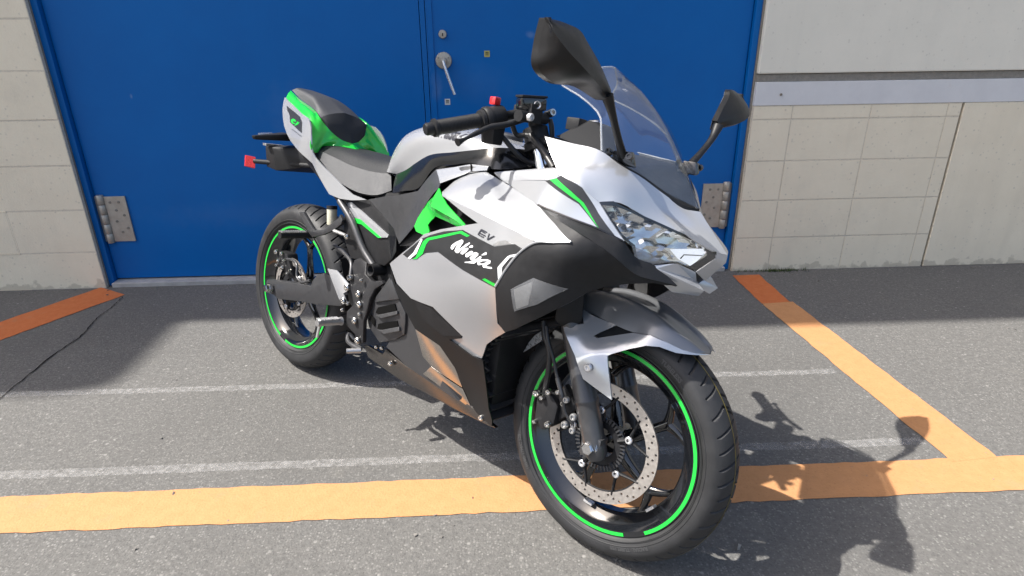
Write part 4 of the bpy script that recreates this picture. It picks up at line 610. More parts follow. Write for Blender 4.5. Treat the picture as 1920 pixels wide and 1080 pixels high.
# ---- doors
DY=WY+.055
t=empty('door_frame',(.40,DY,0),'blue steel frame round the double doors','door frame')
for sx,x in((-1,-1.170),(1,1.968)): make('jamb',MB().box((x-.40,.03,1.25),(.014,.055,1.25)),BLUE,t,smooth=0,bevel=.002)
for x in(-1.188,1.986): make('joint_seal',MB().box((x-.40,.02,1.25),(.0035,.055,1.25)),GROUT,t,smooth=0)
make('lintel',MB().box((-.001,.03,2.455),(1.555,.055,.045)),BLUE,t,smooth=0,bevel=.002)
make('sill',MB().box((-.001,.0,.011),(1.554,.055,.011)),SILL,t,smooth=0,bevel=.002)
def leaf(x0,x1,label,hx,hdir,kn):
    t=empty('steel_door',((x0+x1)/2,DY,0),label,'door'); cx=(x0+x1)/2
    make('leaf',MB().box((0,.025,1.217),((x1-x0)/2,.025,1.188)),BLUE,t,smooth=0,bevel=.0025)
    for z in(.34,2.1):
        h=make('hinge',MB().box((hx-cx+hdir*.055,-.004,z),(.050,.004,.113)),HINGE,t,smooth=0,bevel=.001)
        kb=MB()
        for k in range(5): kb.lathe((hx-cx-hdir*.012,-.008,z-.118+.0482*k),(0,0,1),[(.0001,0),(.0155,0),(.017,.002),(.017,.0445),(.0155,.0465),(.0001,.0465)],16)
        make('barrel',kb,HINGE,h)
        jb=make('hinge_wing',MB().box((hx-cx-hdir*.033,.0,z),(.017,.003,.113)),HINGE,h,smooth=0)
        for a,b in((.03,.085),(.07,.085),(.05,.045),(.082,.02),(.04,-.01),(.085,-.045),(.055,-.065)):
            make('screw',MB().bolt((hx-cx+hdir*a,-.0085,z+b),(0,-1,0),.0065,.0022,10),GROUT,h)
    return t,cx
L_,cl=leaf(-1.153,.452,'left blue steel door leaf with a hinge at its lower left',-1.115,1,1)
R_,crr=leaf(.480,1.951,'right blue steel door leaf with a lever handle and lock',1.915,-1,1)
make('astragal',MB().box((.466-crr,.022,1.217),(.0115,.022,1.188)),BLUE,R_,smooth=0,bevel=.002)
make('edge_strip',MB().box((.4985-crr,-.002,1.217),(.0105,.002,1.188)),BLUE,R_,smooth=0,bevel=.001)
def dl(x,z,y=0): return (x-crr,y,z)
lk=make('lock_cylinder',MB().lathe(dl(.552,1.158),(0,-1,0),[(.0185,0),(.0185,.006),(.016,.009),(.010,.010),(.0001,.010)],28),HINGE,R_)
make('keyhole',MB().box(dl(.552,1.157,-.0105),(.0022,.001,.006)),RUBBERB,lk,smooth=0)
h=make('handle',MB().lathe(dl(.551,1.047),(0,-1,0),[(.037,0),(.037,.004),(.034,.008),(.016,.010),(.013,.045),(.0001,.047)],36),HINGE,R_)
lv=MB(); lv.tube([dl(.551,1.047,-.040),dl(.558,1.020,-.046),dl(.575,.965,-.047),dl(.596,.903,-.046)],[.0115,.0125,.012,.0115],12,4,.6); make('lever',lv,ALUL,h)
sb=MB()
for a,b in((.022,.012),(-.022,.012),(0,-.026)): sb.bolt(dl(.551+a,1.047+b,-.008),(0,-1,0),.004,.002,10)
make('rosette_screw',sb,GROUT,h)
for (x,z,mm) in((.748,1.073,mat('yellow_label',(.42,.36,.10),.5)),(.559,.866,mat('white_label',(.5,.5,.48),.5))):
    s_=make('label',MB().box(dl(x,z,-.0004),(.0125,.0004,.0135)),mm,R_,smooth=0)
    pb=MB()
    for dx in(-.005,0,.005): pb.box(dl(x+dx,z-.001,-.0010),(.0012,.0002,.006))
    pb.box(dl(x,z+.0065,-.0010),(.0072,.0002,.0012)); make('print',pb,TEXTD,s_,smooth=0)
# ================================================================ THE MOTORCYCLE
YAW=-0.783653; LEAN=0.229067; STEER=0.033193
WB,RR,RF=1.37,.307,.296
moto=empty('motorcycle',(0,0,0),'silver, black and green sport motorcycle leaning on its side stand before the blue doors','motorcycle')
moto.rotation_euler=(Matrix.Rotation(YAW,3,'Z')@Matrix.Rotation(-LEAN,3,'X')).to_euler()
SAX=np.array([-math.sin(math.radians(24.5)),0,math.cos(math.radians(24.5))])
S0=Vector((WB+.092,0,0))
SM=Matrix.Translation(S0)@Matrix.Rotation(STEER,4,Vector(SAX))@Matrix.Translation(-S0)
def rib(*s): return [np.array(s_,float) for s_ in s]
# ---------- wheels
def tyre_mesh(c,R,W,Rb,Wb,pat,nt_=1100,ns=60):
    # cross section as (offset, radius)
    H=[(Wb,Rb-.004),(Wb+.005,Rb+.001),(W*.475,Rb+.012),(W*.5,Rb+.026),(W*.487,R-.030),(W*.425,R-.0195),(W*.32,R-.0098),(W*.17,R-.0025)]
    K=np.array([(-a,r) for a,r in H]+[(0,R)]+H[::-1])
    Q=cr(K,12); s=np.r_[0,np.cumsum(np.linalg.norm(np.diff(Q,axis=0),axis=1))]; u=np.linspace(0,s[-1],ns+1)
    # denser over the tread
    q=np.stack([np.interp(u,s,Q[:,i]) for i in(0,1)],1)
    th=np.linspace(0,2*np.pi,nt_,endpoint=False)
    TH,Y=np.meshgrid(th,q[:,0],indexing='ij'); Rr=np.tile(q[:,1],(nt_,1))
    Rr=Rr-pat(TH,Y,Rr,R)
    P=np.stack([c[0]+Rr*np.cos(TH),c[1]+Y,c[2]+Rr*np.sin(TH)],-1)
    n=ns+1; I=np.arange(nt_)[:,None]*n+np.arange(ns)[None]; J=((np.arange(nt_)+1)%nt_)[:,None]*n+np.arange(ns)[None]
    F=np.stack([I,J,J+1,I+1],-1).reshape(-1,4)
    return P.reshape(-1,3),F
def groove(TH,Y,Rr,R,period,segs,wd,dep):
    a=(TH*R)%period; out=np.zeros_like(Y)
    for (a0,y0,a1,y1) in segs:
        for sh in(-period,0,period):
            A=a+sh; dx,dy=a1-a0,y1-y0; L2=dx*dx+dy*dy
            t=np.clip(((A-a0)*dx+(Y-y0)*dy)/L2,0,1); d=np.hypot(A-a0-t*dx,Y-y0-t*dy)
            out=np.maximum(out,np.clip((wd-d)/.0012,0,1))
    return out*dep*(Rr>R-.034)
def segset(P,w):
    out=[]
    for s_,o in((-1,0),(1,.5)):
        for a in(.05,.19,.33,.47): out.append(((o+a)*P,s_*.92*w,(o+a+.10)*P,-s_*.12*w))
        out+=[((o+.62)*P,s_*.95*w,(o+.70)*P,s_*.35*w),((o+.70)*P,s_*.35*w,(o+.66)*P,-s_*.1*w),((o+.80)*P,s_*.9*w,(o+.86)*P,s_*.25*w),((o+.92)*P,s_*.8*w,(o+.97)*P,s_*.3*w)]
    return out
PER=2*math.pi*RF/7; SGF=segset(PER,.046)
def patF(TH,Y,Rr,R): return groove(TH,Y,Rr,R,PER,SGF,.0026,.0048)
PER2=2*math.pi*RR/7; SGR=segset(PER2,.058)
def patR(TH,Y,Rr,R): return groove(TH,Y,Rr,R,PER2,SGR,.0026,.0048)
def wheel(c,R,W,Wb,front,M):
    rim=MB(); Rb=.2185
    # barrel with flanges
    rim.lathe(c,(0,1,0),[(Rb-.003,-Wb-.0034),(Rb+.0095,-Wb-.0034),(Rb+.010,-Wb+.004),(Rb-.002,-Wb+.010),(Rb-.010,-Wb+.016),(Rb-.022,-Wb+.026),(Rb-.028,-.01),(Rb-.028,.01),(Rb-.022,Wb-.026),(Rb-.010,Wb-.016),(Rb-.002,Wb-.010),(Rb+.010,Wb-.004),(Rb+.0095,Wb+.0034),(Rb-.003,Wb+.0034),(Rb-.008,Wb-.004),(Rb-.016,Wb-.014),(Rb-.030,Wb-.022),(Rb-.037,.012),(Rb-.037,-.012),(Rb-.030,-Wb+.022),(Rb-.016,-Wb+.014),(Rb-.008,-Wb+.004)],128,closed=True)
    rim.lathe(c,(0,1,0),[(.0001,-.030),(.034,-.030),(.036,-.026),(.036,.026),(.034,.030),(.0001,.030)],40)
    a0=33 if front else 20
    for k in range(5):
        a=math.radians(a0+72*k)
        pt=lambda r,t,y=0: np.array(c)+np.array([r*math.cos(t),y,r*math.sin(t)])
        rim.tube([pt(.028,a-.35),pt(.07,a-.14),pt(.115,a-.03),pt(.152,a)],[.016,.012,.0095,.0105],10,4,1.25)
        for s_ in(-1,1):
            rim.tube([pt(.146,a),pt(.160,a+s_*.11),pt(.182,a+s_*.27),pt(.196,a+s_*.36)],[.0095,.0075,.0065,.010],10,4,1.3)
    w_=make('front_wheel' if front else 'rear_wheel',rim,BLACKG,moto,M,35)
    V,F=tyre_mesh(c,R,W,Rb+.0125,Wb-.002,patF if front else patR)
    me=bpy.data.meshes.new('tyre'); me.from_pydata(V.tolist(),[],F.tolist()); link('tyre',me,RUBBER,w_,None,28)
    sr=MB()
    for r_ in(Rb+.0165,Rb+.0275): sr.lathe(c,(0,1,0),[(r_,-W*.4905),(r_+.0008,-W*.4985),(r_+.0018,-W*.4985),(r_+.0026,-W*.4905)],120)
    make('sidewall_ring',sr,RUBBER,w_)
    sp=MB()
    for y,s_ in((-Wb-.0032,-1),(Wb+.0032,1)):
        for (b0,b1) in(((-50,112),(118,295)) if front else ((-100,62),(68,250))):
            sp.lathe(np.array(c)+np.array([0,0,0]),(0,1,0),[(Rb-.0005,y+s_*.0005),(Rb+.0072,y+s_*.0005),(Rb+.0072,y+s_*.0016),(Rb-.0005,y+s_*.0016)],90,math.radians(-b1),math.radians(-b0),closed=True,xdir=(1,0,0))
    make('rim_stripe',sp,GREENV,w_)
    return w_
CF=(WB,0,RF);CR_=(0,0,RR)
fw=wheel(CF,RF,.104,.0405,True,SM); rw=wheel(CR_,RR,.132,.0525,False,None)
# balance weight tabs, valve
for a in(-96,-40): 
    mb=MB();t_=math.radians(a); q=np.array(CF)+np.array([.1795*math.cos(t_),-.026,.1795*math.sin(t_)])
    Rm=Matrix.Rotation(-t_,3,'Y'); mb.box(q,(.003,.007,.012),Rm); make('balance_weight',mb,ALUL,fw)
# sidewall lettering ridges and a mould line down the tread
ln=MB(); ln.lathe(CF,(0,1,0),[(RF-.0006,-.0118),(RF-.0001,-.0105),(RF-.0003,-.0092)],200); make('tread_line',ln,mat('yellow_mould_mark',(.15,.115,.02),.6,0,0,.5,30),fw)
def text_mesh(s,size=1.,bold=0.,shear=0.):
    cu=bpy.data.curves.new('t','FONT'); cu.body=s; cu.size=size; cu.offset=bold; cu.shear=shear; cu.resolution_u=3
    o=bpy.data.objects.new('t',cu); COL.objects.link(o)
    me=o.to_mesh(); V=np.array([v.co[:] for v in me.vertices]); F=[tuple(p.vertices) for p in me.polygons]; o.to_mesh_clear()
    bpy.data.objects.remove(o); bpy.data.curves.remove(cu); return V,F
def ring_text(s,a_mid,r,y,size,name,parent,c=CF):
    V,F=text_mesh(s,size,.0006); wd=V[:,0].max(); mb=MB(); P=[]
    for x,h,_ in V:
        t=math.radians(a_mid)-(x-wd/2)/r; rr=r+h
        P.append((c[0]+rr*math.cos(t),y,c[2]+rr*math.sin(t)))
    mb.add(P,F); return make(name,mb,mat('raised_rubber',(.045,.046,.048),.55) if 'raised_rubber' not in MATS else MATS['raised_rubber'],parent,smooth=0)
ring_text('100/80-17M/C 52S',-150,.249,-.0532,.012,'sidewall_lettering',fw); ring_text('TUBELESS',60,.249,-.0532,.014,'sidewall_lettering',fw); ring_text('RADIAL  TUBELESS',-62,.249,-.0532,.012,'sidewall_lettering',fw)
# ---------- brake discs
def disc(c,y,ro,ri,nb,parent,name,carrier,a0):
    loops=[[(ro*math.cos(t),ro*math.sin(t)) for t in np.linspace(0,2*np.pi,120,endpoint=False)],[(ri*math.cos(t),ri*math.sin(t)) for t in np.linspace(0,2*np.pi,90,endpoint=False)]]
    n=nb*3
    for i in range(n):
        t=2*math.pi*i/n; rr=ri+(ro-ri)*(.24,.55,.80)[i%3]; loops.append([(rr*math.cos(t)+.0031*math.cos(u),rr*math.sin(t)+.0031*math.sin(u)) for u in np.linspace(0,2*np.pi,8,endpoint=False)])
    V,F=tri2d_fast(loops,ro,ri)
    m=len(V); P=[(c[0]+x,y,c[2]+z) for x,z in V]+[(c[0]+x,y+.0045,c[2]+z) for x,z in V]
    from collections import Counter
    F=[f if np.cross(V[f[1]]-V[f[0]],V[f[2]]-V[f[0]])>0 else f[::-1] for f in F]
    cn=Counter((f[i],f[(i+1)%3]) for f in F for i in range(3)); be=[e for e in cn if (e[1],e[0]) not in cn]
    d=make(name,MB().add(P,F+[tuple(i+m for i in f)[::-1] for f in F]+[(a,a+m,b+m,b) for a,b in be]),DISC,parent)
    k=MB()
    for i in range(carrier):
        a=math.radians(a0+360/carrier*i); pt=lambda r,t: np.array(c)+np.array([r*math.cos(t),y+.003,r*math.sin(t)])
        for s_ in(-1,1): k.tube([pt(.076,a),pt(.095,a+s_*.20),pt(ri+.006,a+s_*.34)],[.0075,.0048,.0048],8,3,.7)
        k.tube([pt(.050,a),pt(.078,a)],[.012,.0105],10,1,.6)
    k.lathe(c,(0,1,0),[(.036,y),(.056,y-.002),(.056,y+.006),(.036,y+.006)],48,closed=True)
    k.lathe(c,(0,1,0),[(ri-.001,y+.0005),(ri+.004,y+.0008),(ri+.004,y+.004),(ri-.003,y+.004)],90,closed=True)
    make('disc_carrier',k,BLACKM,parent)
    for i in range(carrier):
        a=math.radians(a0+360/carrier*i)
        make('disc_bolt',MB().bolt(np.array(c)+np.array([.078*math.cos(a),y-.004,.078*math.sin(a)]),(0,-1,0),.0088,.004,16),ALUL,parent)
    return d
def tri2d_fast(loops,ro,ri):
    pts=[];edges=[]
    for L in loops:
        n0=len(pts);pts+=L;edges+=[(n0+i,n0+(i+1)%len(L)) for i in range(len(L))]
    r=delaunay_2d_cdt([Vector(q) for q in pts],edges,[],0,1e-7); V=np.array([v[:] for v in r[0]]);F=[]
    H=np.array([np.mean(L,axis=0) for L in loops[2:]])
    for f in r[2]:
        q=V[list(f)].mean(0);d=np.hypot(*q)
        if ri*.999<d<ro and (len(H)==0 or np.min(np.hypot(*(H-q).T))>.0029): F.append(tuple(f))
    return V,F
disc(CF,-.0635,.145,.1165,21,fw,'brake_disc',5,27)
disc(CR_,-.070,.110,.085,15,rw,'brake_disc',5,40)
# toothed sensor ring
k=MB()
for i in range(44):
    a=2*math.pi*i/44; Rm=Matrix.Rotation(-a,3,'Y'); k.box(np.array(CF)+np.array([.0605*math.cos(a),-.068,.0605*math.sin(a)]),(.006,.0015,.0018),Rm)
k.lathe(CF,(0,1,0),[(.0535,-.0665),(.0545,-.0695),(.0545,-.0665)],60,closed=True);k.lathe(CF,(0,1,0),[(.0665,-.0665),(.0665,-.0695),(.0675,-.0665)],60,closed=True)
make('sensor_ring',k,GREYMET,fw)
# ---------- fork
for s_ in(-1,1):
    y=.092*s_; b0=np.array([WB+.002,y,RF]); ax=SAX
    f_=MB().lathe(b0,ax,[(.0001,-.032),(.018,-.032),(.0245,-.022),(.0265,0),(.0265,.030),(.0275,.05),(.0275,.098),(.0290,.102),(.0290,.106),(.0275,.110),(.0275,.30),(.0295,.315),(.0295,.46),(.026,.47),(.0001,.47)],28)
    f_.hull([b0+np.array([dx,dy*s_,dz]) for dx in(-.030,.022) for dy in(.016,-.020) for dz in(-.030,.026)],.008)
    fl=make('fork_leg',f_,FORK,moto,SM)
    make('fork_tube',MB().lathe(b0,ax,[(.0001,.46),(.0205,.46),(.0205,.70),(.0001,.70)],28),CHROME,fl)
    make('fork_cap',MB().lathe(b0,ax,[(.0001,.70),(.024,.70),(.024,.745),(.017,.752),(.017,.764),(.0001,.765)],20),BLACKM,fl)
make('axle',MB().lathe((WB,0,RF),(0,-1,0),[(.0001,-.10),(.010,-.10),(.010,.108),(.0001,.108)],16),STEEL,moto,SM)
make('axle_nut',MB().hexbolt((WB,-.116,RF),(0,-1,0),.0145,.010).lathe((WB,0,RF),(0,-1,0),[(.0001,.108),(.0205,.108),(.0205,.112),(.0001,.112)],24),CHROME,moto,SM)
yk=MB().box((1.178,0,.70),(.030,.118,.016),Matrix.Rotation(-math.radians(24.5),3,'Y')); make('triple_clamp',yk,BLACKM,moto,SM,bevel=.005)
yk=MB().box((1.085,0,.942),(.034,.118,.010),Matrix.Rotation(-math.radians(24.5),3,'Y')); make('triple_clamp',yk,BLACKM,moto,SM,bevel=.004)
# front caliper
cal=A3('st_cal'); c0=cal[0]
cb=MB().hull([c0+np.array(v) for v in((-.034,-.012,.030),(-.028,-.014,-.040),(.000,-.016,-.052),(.028,-.014,-.030),(.030,-.012,.020),(.008,-.014,.045),(-.034,.045,.030),(-.028,.045,-.040),(.0,.045,-.052),(.028,.045,-.030),(.030,.045,.020),(.008,.045,.045))],.006)
cp_=make('brake_caliper',cb,BLACKM,moto,SM)
cb=[]
for v,r in(((-.030,-.020,.034),.009),((.004,-.020,.050),.0075),((-.012,-.020,.030),.0065),((.018,-.022,-.026),.008),((-.022,-.018,-.036),.006),((.030,-.02,.06),.006),((.045,-.012,.035),.007)): cb.append((c0+np.array(v),(0,-1,0),r,.007))
bolts('caliper_bolt',cb,STEEL,cp_)
cb=MB().hull([c0+np.array(v) for v in((.03,.0,.075),(.075,.0,.03),(.03,.0,-.02),(.02,.0,.04),(.03,.02,.075),(.075,.02,.03),(.03,.02,-.02),(.02,.02,.04))],.004); make('caliper_bracket',cb,BLACKM,cp_)
make('brake_hose',MB().tube(A3('st_hose'),.0072,10,6),HOSE,moto,SM)
make('sensor_cable',MB().tube(A3('st_hose2'),.0042,8,6),HOSE,moto,SM)
sb=MB(); hs=A3('st_hose2')
sb.tube([hs[3],hs[4]],.0058,10,1); make('cable_sleeve',sb,GREYMET,moto,SM)
bolts('bracket_bolt',[(hs[6]+np.array([.004,-.004,-.012]),(0,-1,0),.008,.006),(hs[6]+np.array([0,-.004,.02]),(0,-1,0),.009,.006),(c0+np.array([.062,-.02,-.01]),(0,-1,0),.009,.006),(c0+np.array([.055,-.02,.05]),(0,-1,0),.008,.006)],ALU,moto,None,SM)
# front fender
fs=Surf(A3('st_fs_ctrl'),8e-4)
mb=panel(A3('st_fside'),fs,.004,.011,0,[A3('st_fgap')])
ff=make('front_fender',mb,SILVER,moto,SM,30); make('front_fender',mb.mirrored(),SILVER,moto,SM,30)
gp=MB(); panel(A3('st_fgap'),fs,.002,.02,-.010,(),gp); make('fender_vent',gp,BLACKM,ff)
fp=A3('st_fplate')
make('fender_bolt',MB().bolt(A3('st_fbolt')[0]+np.array([0,-.002,0]),(0,-1,0),.009,.005),ALUL,ff)
# raised top of the fender, hugging the tyre: edge curve of the side plates to the centre line
ed=np.array([(math.hypot(q[0]-WB,q[2]-RF),math.atan2(q[2]-RF,q[0]-WB),q[1]) for q in A3('st_ftop_0')])
ra=np.radians([56,60,66,72,80,90,100,112]); rc_=np.array([.3235,.3225,.321,.323,.329,.338,.346,.352])
Rc=np.interp(ed[:,1],ra,rc_); G=[]
for fy,fr,do in((1,0,0),(.93,.35,.001),(.80,.78,.003),(.66,1,.004),(.52,1,.003),(.42,1,-.002),(0,1,-.003)):
    G.append([(WB+r*math.cos(a),y*fy,RF+r*math.sin(a)) for (re,a,y),c_ in zip(ed,Rc) for r in [re+(c_-re)*fr+do*min(1,abs(y)/.06)]])
mb=MB().grid(lgrid([np.array(g_) for g_ in G],4,3,True),.004,c0=(WB,0,RF))
make('fender_top',mb,SILVERD,ff,smooth=22)
# ---------- nose cowl
mb=sym(MB().grid(lgrid([A3('cowl_%d'%i) for i in range(3)],5,5),.003,c0=(1.2,0,.75)))
cowl=make('nose_cowl',mb,SILVER,moto,None,45)
mb=sym(MB().grid(lgrid([A3('nose_low_%d'%i) for i in range(3)],6,5,False,True),.003,c0=(1.4,0,.75))); make('nose_tip',mb,SILVER,cowl,smooth=45)
ch=A3('chin'); dn=np.array([-.012,.008,-.016])
mb=MB()
mid=[ch[0]*.45+ch[7]*.55+np.array([.0,-.004,-.002]),ch[2]*.35+ch[4]*.65+np.array([-.006,-.002,-.004])]
V=[ch[0],ch[1],ch[2],ch[4],ch[5],ch[6],ch[7],mid[0],mid[1]]
Fc=[(0,1,7),(1,2,8),(1,8,7),(2,3,8),(8,3,4),(7,8,4),(7,4,5),(6,7,5),(0,7,6)]
n=len(V); mb.add(V+[v+dn for v in V],Fc+[tuple(i+n for i in f)[::-1] for f in Fc]+[(a,b,b+n,a+n) for a,b in((0,1),(1,2),(2,3),(3,4),(4,5),(5,6),(6,0))])
both('chin_winglet',mb,SILVER,moto,smooth=25,bevel=.0015)
su=Surf(A3('su_ctrl'))
mb=panel(A3('side_upper'),su,.003,.016); sp_=both('side_cowl',mb,SILVER,moto)
for o_,s_ in zip(sp_,(0,1)):
    for nm,key,mm,of in(('black_graphic','su_black',BLACKV,.0008),('green_stripe','su_green',GREENV,.0016)):
        m_=panel(A3(key),su,.0006,.012,of); make(nm,m_ if not s_ else m_.mirrored(),mm,o_)
mb=MB().prism(A3('dash_rim'),(0,.012,-.010)); both('dash_rim',mb,SILVER,moto,smooth=30,bevel=.004)
# ---------- headlights
hs_=Surf(A3('hl_ctrl'))
hl=A3('headlight'); inn=np.array([-.034,.022,-.006])
for s_ in(0,1):
    fm=lambda m_: m_ if not s_ else m_.mirrored()
    V=list(hl+inn*0.15)+list(hl+inn*1.0+ (hl.mean(0)-hl)*.12); n=len(hl)
    m_=MB().add(V,[(i,(i+1)%n,n+(i+1)%n,n+i) for i in range(n)]+[tuple(range(n,2*n))]); H_=make('headlight',fm(m_),REFLW,moto,smooth=30)
    make('lens',fm(panel(hl,hs_,.002,.012,-.001)),LENS,H_)
    make('lens_rim',fm(panel(A3('hl_trim'),hs_,.004,.010,.0006)),BLACKG,H_)
    make('light_guide',fm(panel(A3('hl_drl'),hs_,.003,.012,-.006)),LEDW,H_)
    make('lamp_surround',fm(panel(A3('hl_dark'),hs_,.002,.010,-.0035)),BLACKG,H_)
    make('lower_lens',fm(panel(A3('hl_low'),hs_,.002,.012,.0012)),SMOKE,H_)
    # reflector floor behind the lens: shallow fluted bowls meeting in ridges
    cen=hl.mean(0); V,F=tri2d([(cen+(hl-cen)*.94)[:,[0,2]]],.0085); C4=A3('hl_c'); rs=np.random.RandomState(4)
    dd=np.stack([np.hypot((V[:,0]-c[0])*1.1,V[:,1]-c[2]) for c in C4],1); near=dd.min(1); wh=dd.argmin(1)
    ang=np.arctan2(V[:,1]-C4[wh,2],V[:,0]-C4[wh,0])
    dep=.030-np.minimum(near,.042)**2*13-.0045*np.cos(ang*6+wh)*np.minimum(1,near/.018)-.004*(np.floor(near/.013)%2)
    P_=np.c_[V[:,0]-.35*dep,hs_(V)+.8*np.maximum(dep,.006),V[:,1]-.05*dep]
    make('reflector',fm(MB().add(P_,F)),REFLW,H_,smooth=18)
    make('guide_line',fm(panel(A3('drl_line'),hs_,.0006,.010,-.0052)),TRIMB,H_)
# ---------- windscreen and its trim
ws=make('windscreen',MB().grid(lgrid([A3('screen_%d'%i) for i in range(4)],6,5,True),.003,c0=(1.0,0,.9)),GLASS,moto,None,40)
se=np.concatenate([cr(A3('screen_0'),6)]); tops=np.array([A3('screen_%d'%i)[-1] for i in range(4)]); te=cr(tops,5)
ring=np.concatenate([se,te[1:],te[-2::-1]*np.array([1,-1,1]),se[-2::-1]*np.array([1,-1,1])])
make('screen_edge',MB().tube(ring[::2],.0021,6,1),EDGEG,ws)
make('screen_trim',sym(MB().grid(lgrid([A3('trim_%d'%i) for i in range(2)],5,1,False,True),.003,c0=(1.2,0,.8))),BLACKM,moto,None,40)
ds=A3('dash'); make('instrument_cover',MB().prism(ds,(.012,.025,0)),HOODM,moto,smooth=20,bevel=.003)
make('instrument_panel',MB().box((1.19,0,.975),(.010,.07,.030),Matrix.Rotation(-.5,3,'Y')),BLACKG,moto,bevel=.006)
lw_=A3('inner_low'); make('fork_cover',MB().hull(list(lw_)+list(lw_+np.array([-.04,.06,0])),.004),BLACKM,moto)
make('fender_stay',MB().prism(A3('stay'),(0,.006,0)),ALUL,moto,smooth=0)
# inner fairing behind the screen
c0_=A3('cowl_0'); e_=c0_[:-1]*np.array([1,.965,1])+np.array([-.004,0,-.007]); m0=e_*np.array([1,0,1])+np.array([0,0,-.022])
make('inner_cowl',MB().grid(lgrid([e_,m0],4,4,True),.003,c0=(1.2,0,.6)),BLACKM,moto)
# ---------- side fairing
sf=Surf(A3('side_ctrl'))
for s_ in(0,1):
    fm=lambda m_: m_ if not s_ else m_.mirrored()
    F_=make('side_fairing',fm(panel(A3('side_main'),sf,.003,.014)),SILVER,moto)
    make('upper_fairing',fm(MB().grid(lgrid([A3('f_top_%d'%i) for i in range(3)],5,5),.003,c0=(1.0,0,.6))),SILVER,F_)
    for nm,keys,mm,of in(('black_graphic',['dc_black'],BLACKV,.0007),('white_stripe',['dc_white1'],WHITEV,.0014),('white_stripe',['dc_white2'],WHITEV,.0014),('green_stripe',['dc_green1'],GREENV,.0014),('green_stripe',['dc_green2'],GREENV,.0014),('grey_graphic',['dc_grey'],ALU,.0010),
        ('lettering',['dc_nj%d'%i for i in range(6)],WHITEV,.0016),('lettering',['dc_ev%d'%i for i in range(3)],TEXTD,.0014)):
        m_=MB()
        for key in keys: panel(A3(key),sf,.0005,.010,of,[A3('dc_njhole')] if key=='dc_nj5' else (),m_)
        make(nm,fm(m_),mm,F_)
    cb_=Surf(A3('cb_ctrl'),3e-4)
    C_=make('cowl_panel',fm(panel(A3('cowl_black'),cb_,.004,.014,.0006)),BLACKM,moto); make('cowl_edge',fm(MB().grid(lgrid([A3('cowl_a_0'),A3('cowl_a_1')],4,3),.004,c0=(1.2,0,.6))),BLACKM,C_)
    make('panel_lip',fm(MB().tube(A3('lip'),.0027,8,4)),SILVER,F_); make('panel_lip',fm(MB().tube(A3('lip2'),.0024,8,4)),TRIMB,C_)
    I_=make('turn_signal',fm(panel(A3('ind'),cb_,.004,.012,.004)),SMOKE,C_)
    make('signal_housing',fm(panel(A3('ind'),cb_,.003,.012,.0012)),GREYMET,C_); make('signal_reflector',fm(panel(A3('ind_in'),cb_,.002,.012,.0024)),ALU,C_)
    # green intake
    m_=MB()
    for key in('intake_a','intake_b'): panel(A3(key),Surf(A3(key),1e-3),.003,.016,0,(),m_)
    make('intake_scoop',fm(m_),GREEN,moto,smooth=40)
    gp=A3('intake_gap'); make('inner_panel',fm(MB().prism(gp+np.array([0,.006,0]),(0,.01,0))),BLACKM,moto,smooth=20)
    # knee panel
    make('knee_panel',fm(panel(A3('knee'),Surf(A3('knee_ctrl')),.004,.014)),GREYMET,moto)
    tf=make('tank_flank',fm(MB().prism(A3('tank_flank')+np.array([0,-.001,0]),(0,.004,0))),SILVER,moto,smooth=20,bevel=.001); make('panel_gap',fm(MB().prism(A3('tank_gap')+np.array([0,-.0015,0]),(0,.003,0))),RUBBERB,tf,smooth=0)
    # lower cowl
    bs_=Surf(A3('belly_ctrl'),3e-4)
    B_=make('lower_cowl',fm(panel(A3('belly'),bs_,.004,.014)),BLACKS,moto)
    make('vent_recess',fm(panel(A3('belly_gap'),bs_,.002,.014,.0007)),BLACKM,B_)
    for key in('belly_slv','belly_slv2'): make('lower_panel',fm(MB().prism(A3(key),(0,.006,0))),METPAINT,moto,smooth=20,bevel=.0015)
    make('belly_pan',fm(MB().prism(A3('belly_dark'),(0,.01,0))),GREYMET,moto,smooth=20)
    R_l=make('skid_rail',fm(MB().prism(A3('rail'),(0,.012,0))),DARKMET,moto,smooth=20,bevel=.002)
    bolts('rail_bolt',[(q+np.array([0,-.004,0]),(0,-1,0),.008,.005) for q in A3('rail_bolts')],STEEL,R_l,fm)
# radiator grille between the lower cowls
ge=A3('grille_0')
V=[];rows=cr(ge,3); nn=len(rows)
gm=MB().grid(np.stack([rows+np.array([-.034,.006,0]),(rows*np.array([1,0,1]))+np.array([-.034,0,0]),rows*np.array([1,-1,1])+np.array([-.034,-.006,0])],0),.004,c0=(.8,0,.4)); G_=make('front_grille',gm,BLACKM,moto)
for k in range(11):
    t=(k+.8)/11.5; i=t*(nn-1); a=rows[int(i)]*(1-i%1)+rows[min(nn-1,int(i)+1)]*(i%1)
    yw=abs(a[1])-.012; make('slat',MB().box((a[0]-.012,0,a[2]),(.012,yw,.0042),Matrix.Rotation(.55,3,'Y')),GREYMET,G_,smooth=0,bevel=.001)
make('engine_core',MB().hull([(.46,-.105,.40),(.50,-.11,.74),(1.02,-.12,.80),(1.10,-.15,.60),(1.06,-.10,.24),(.70,-.10,.25)]+[(.46,.105,.40),(.50,.11,.74),(1.02,.12,.80),(1.10,.15,.60),(1.06,.10,.24),(.70,.10,.25)],.01),BLACKM,moto)
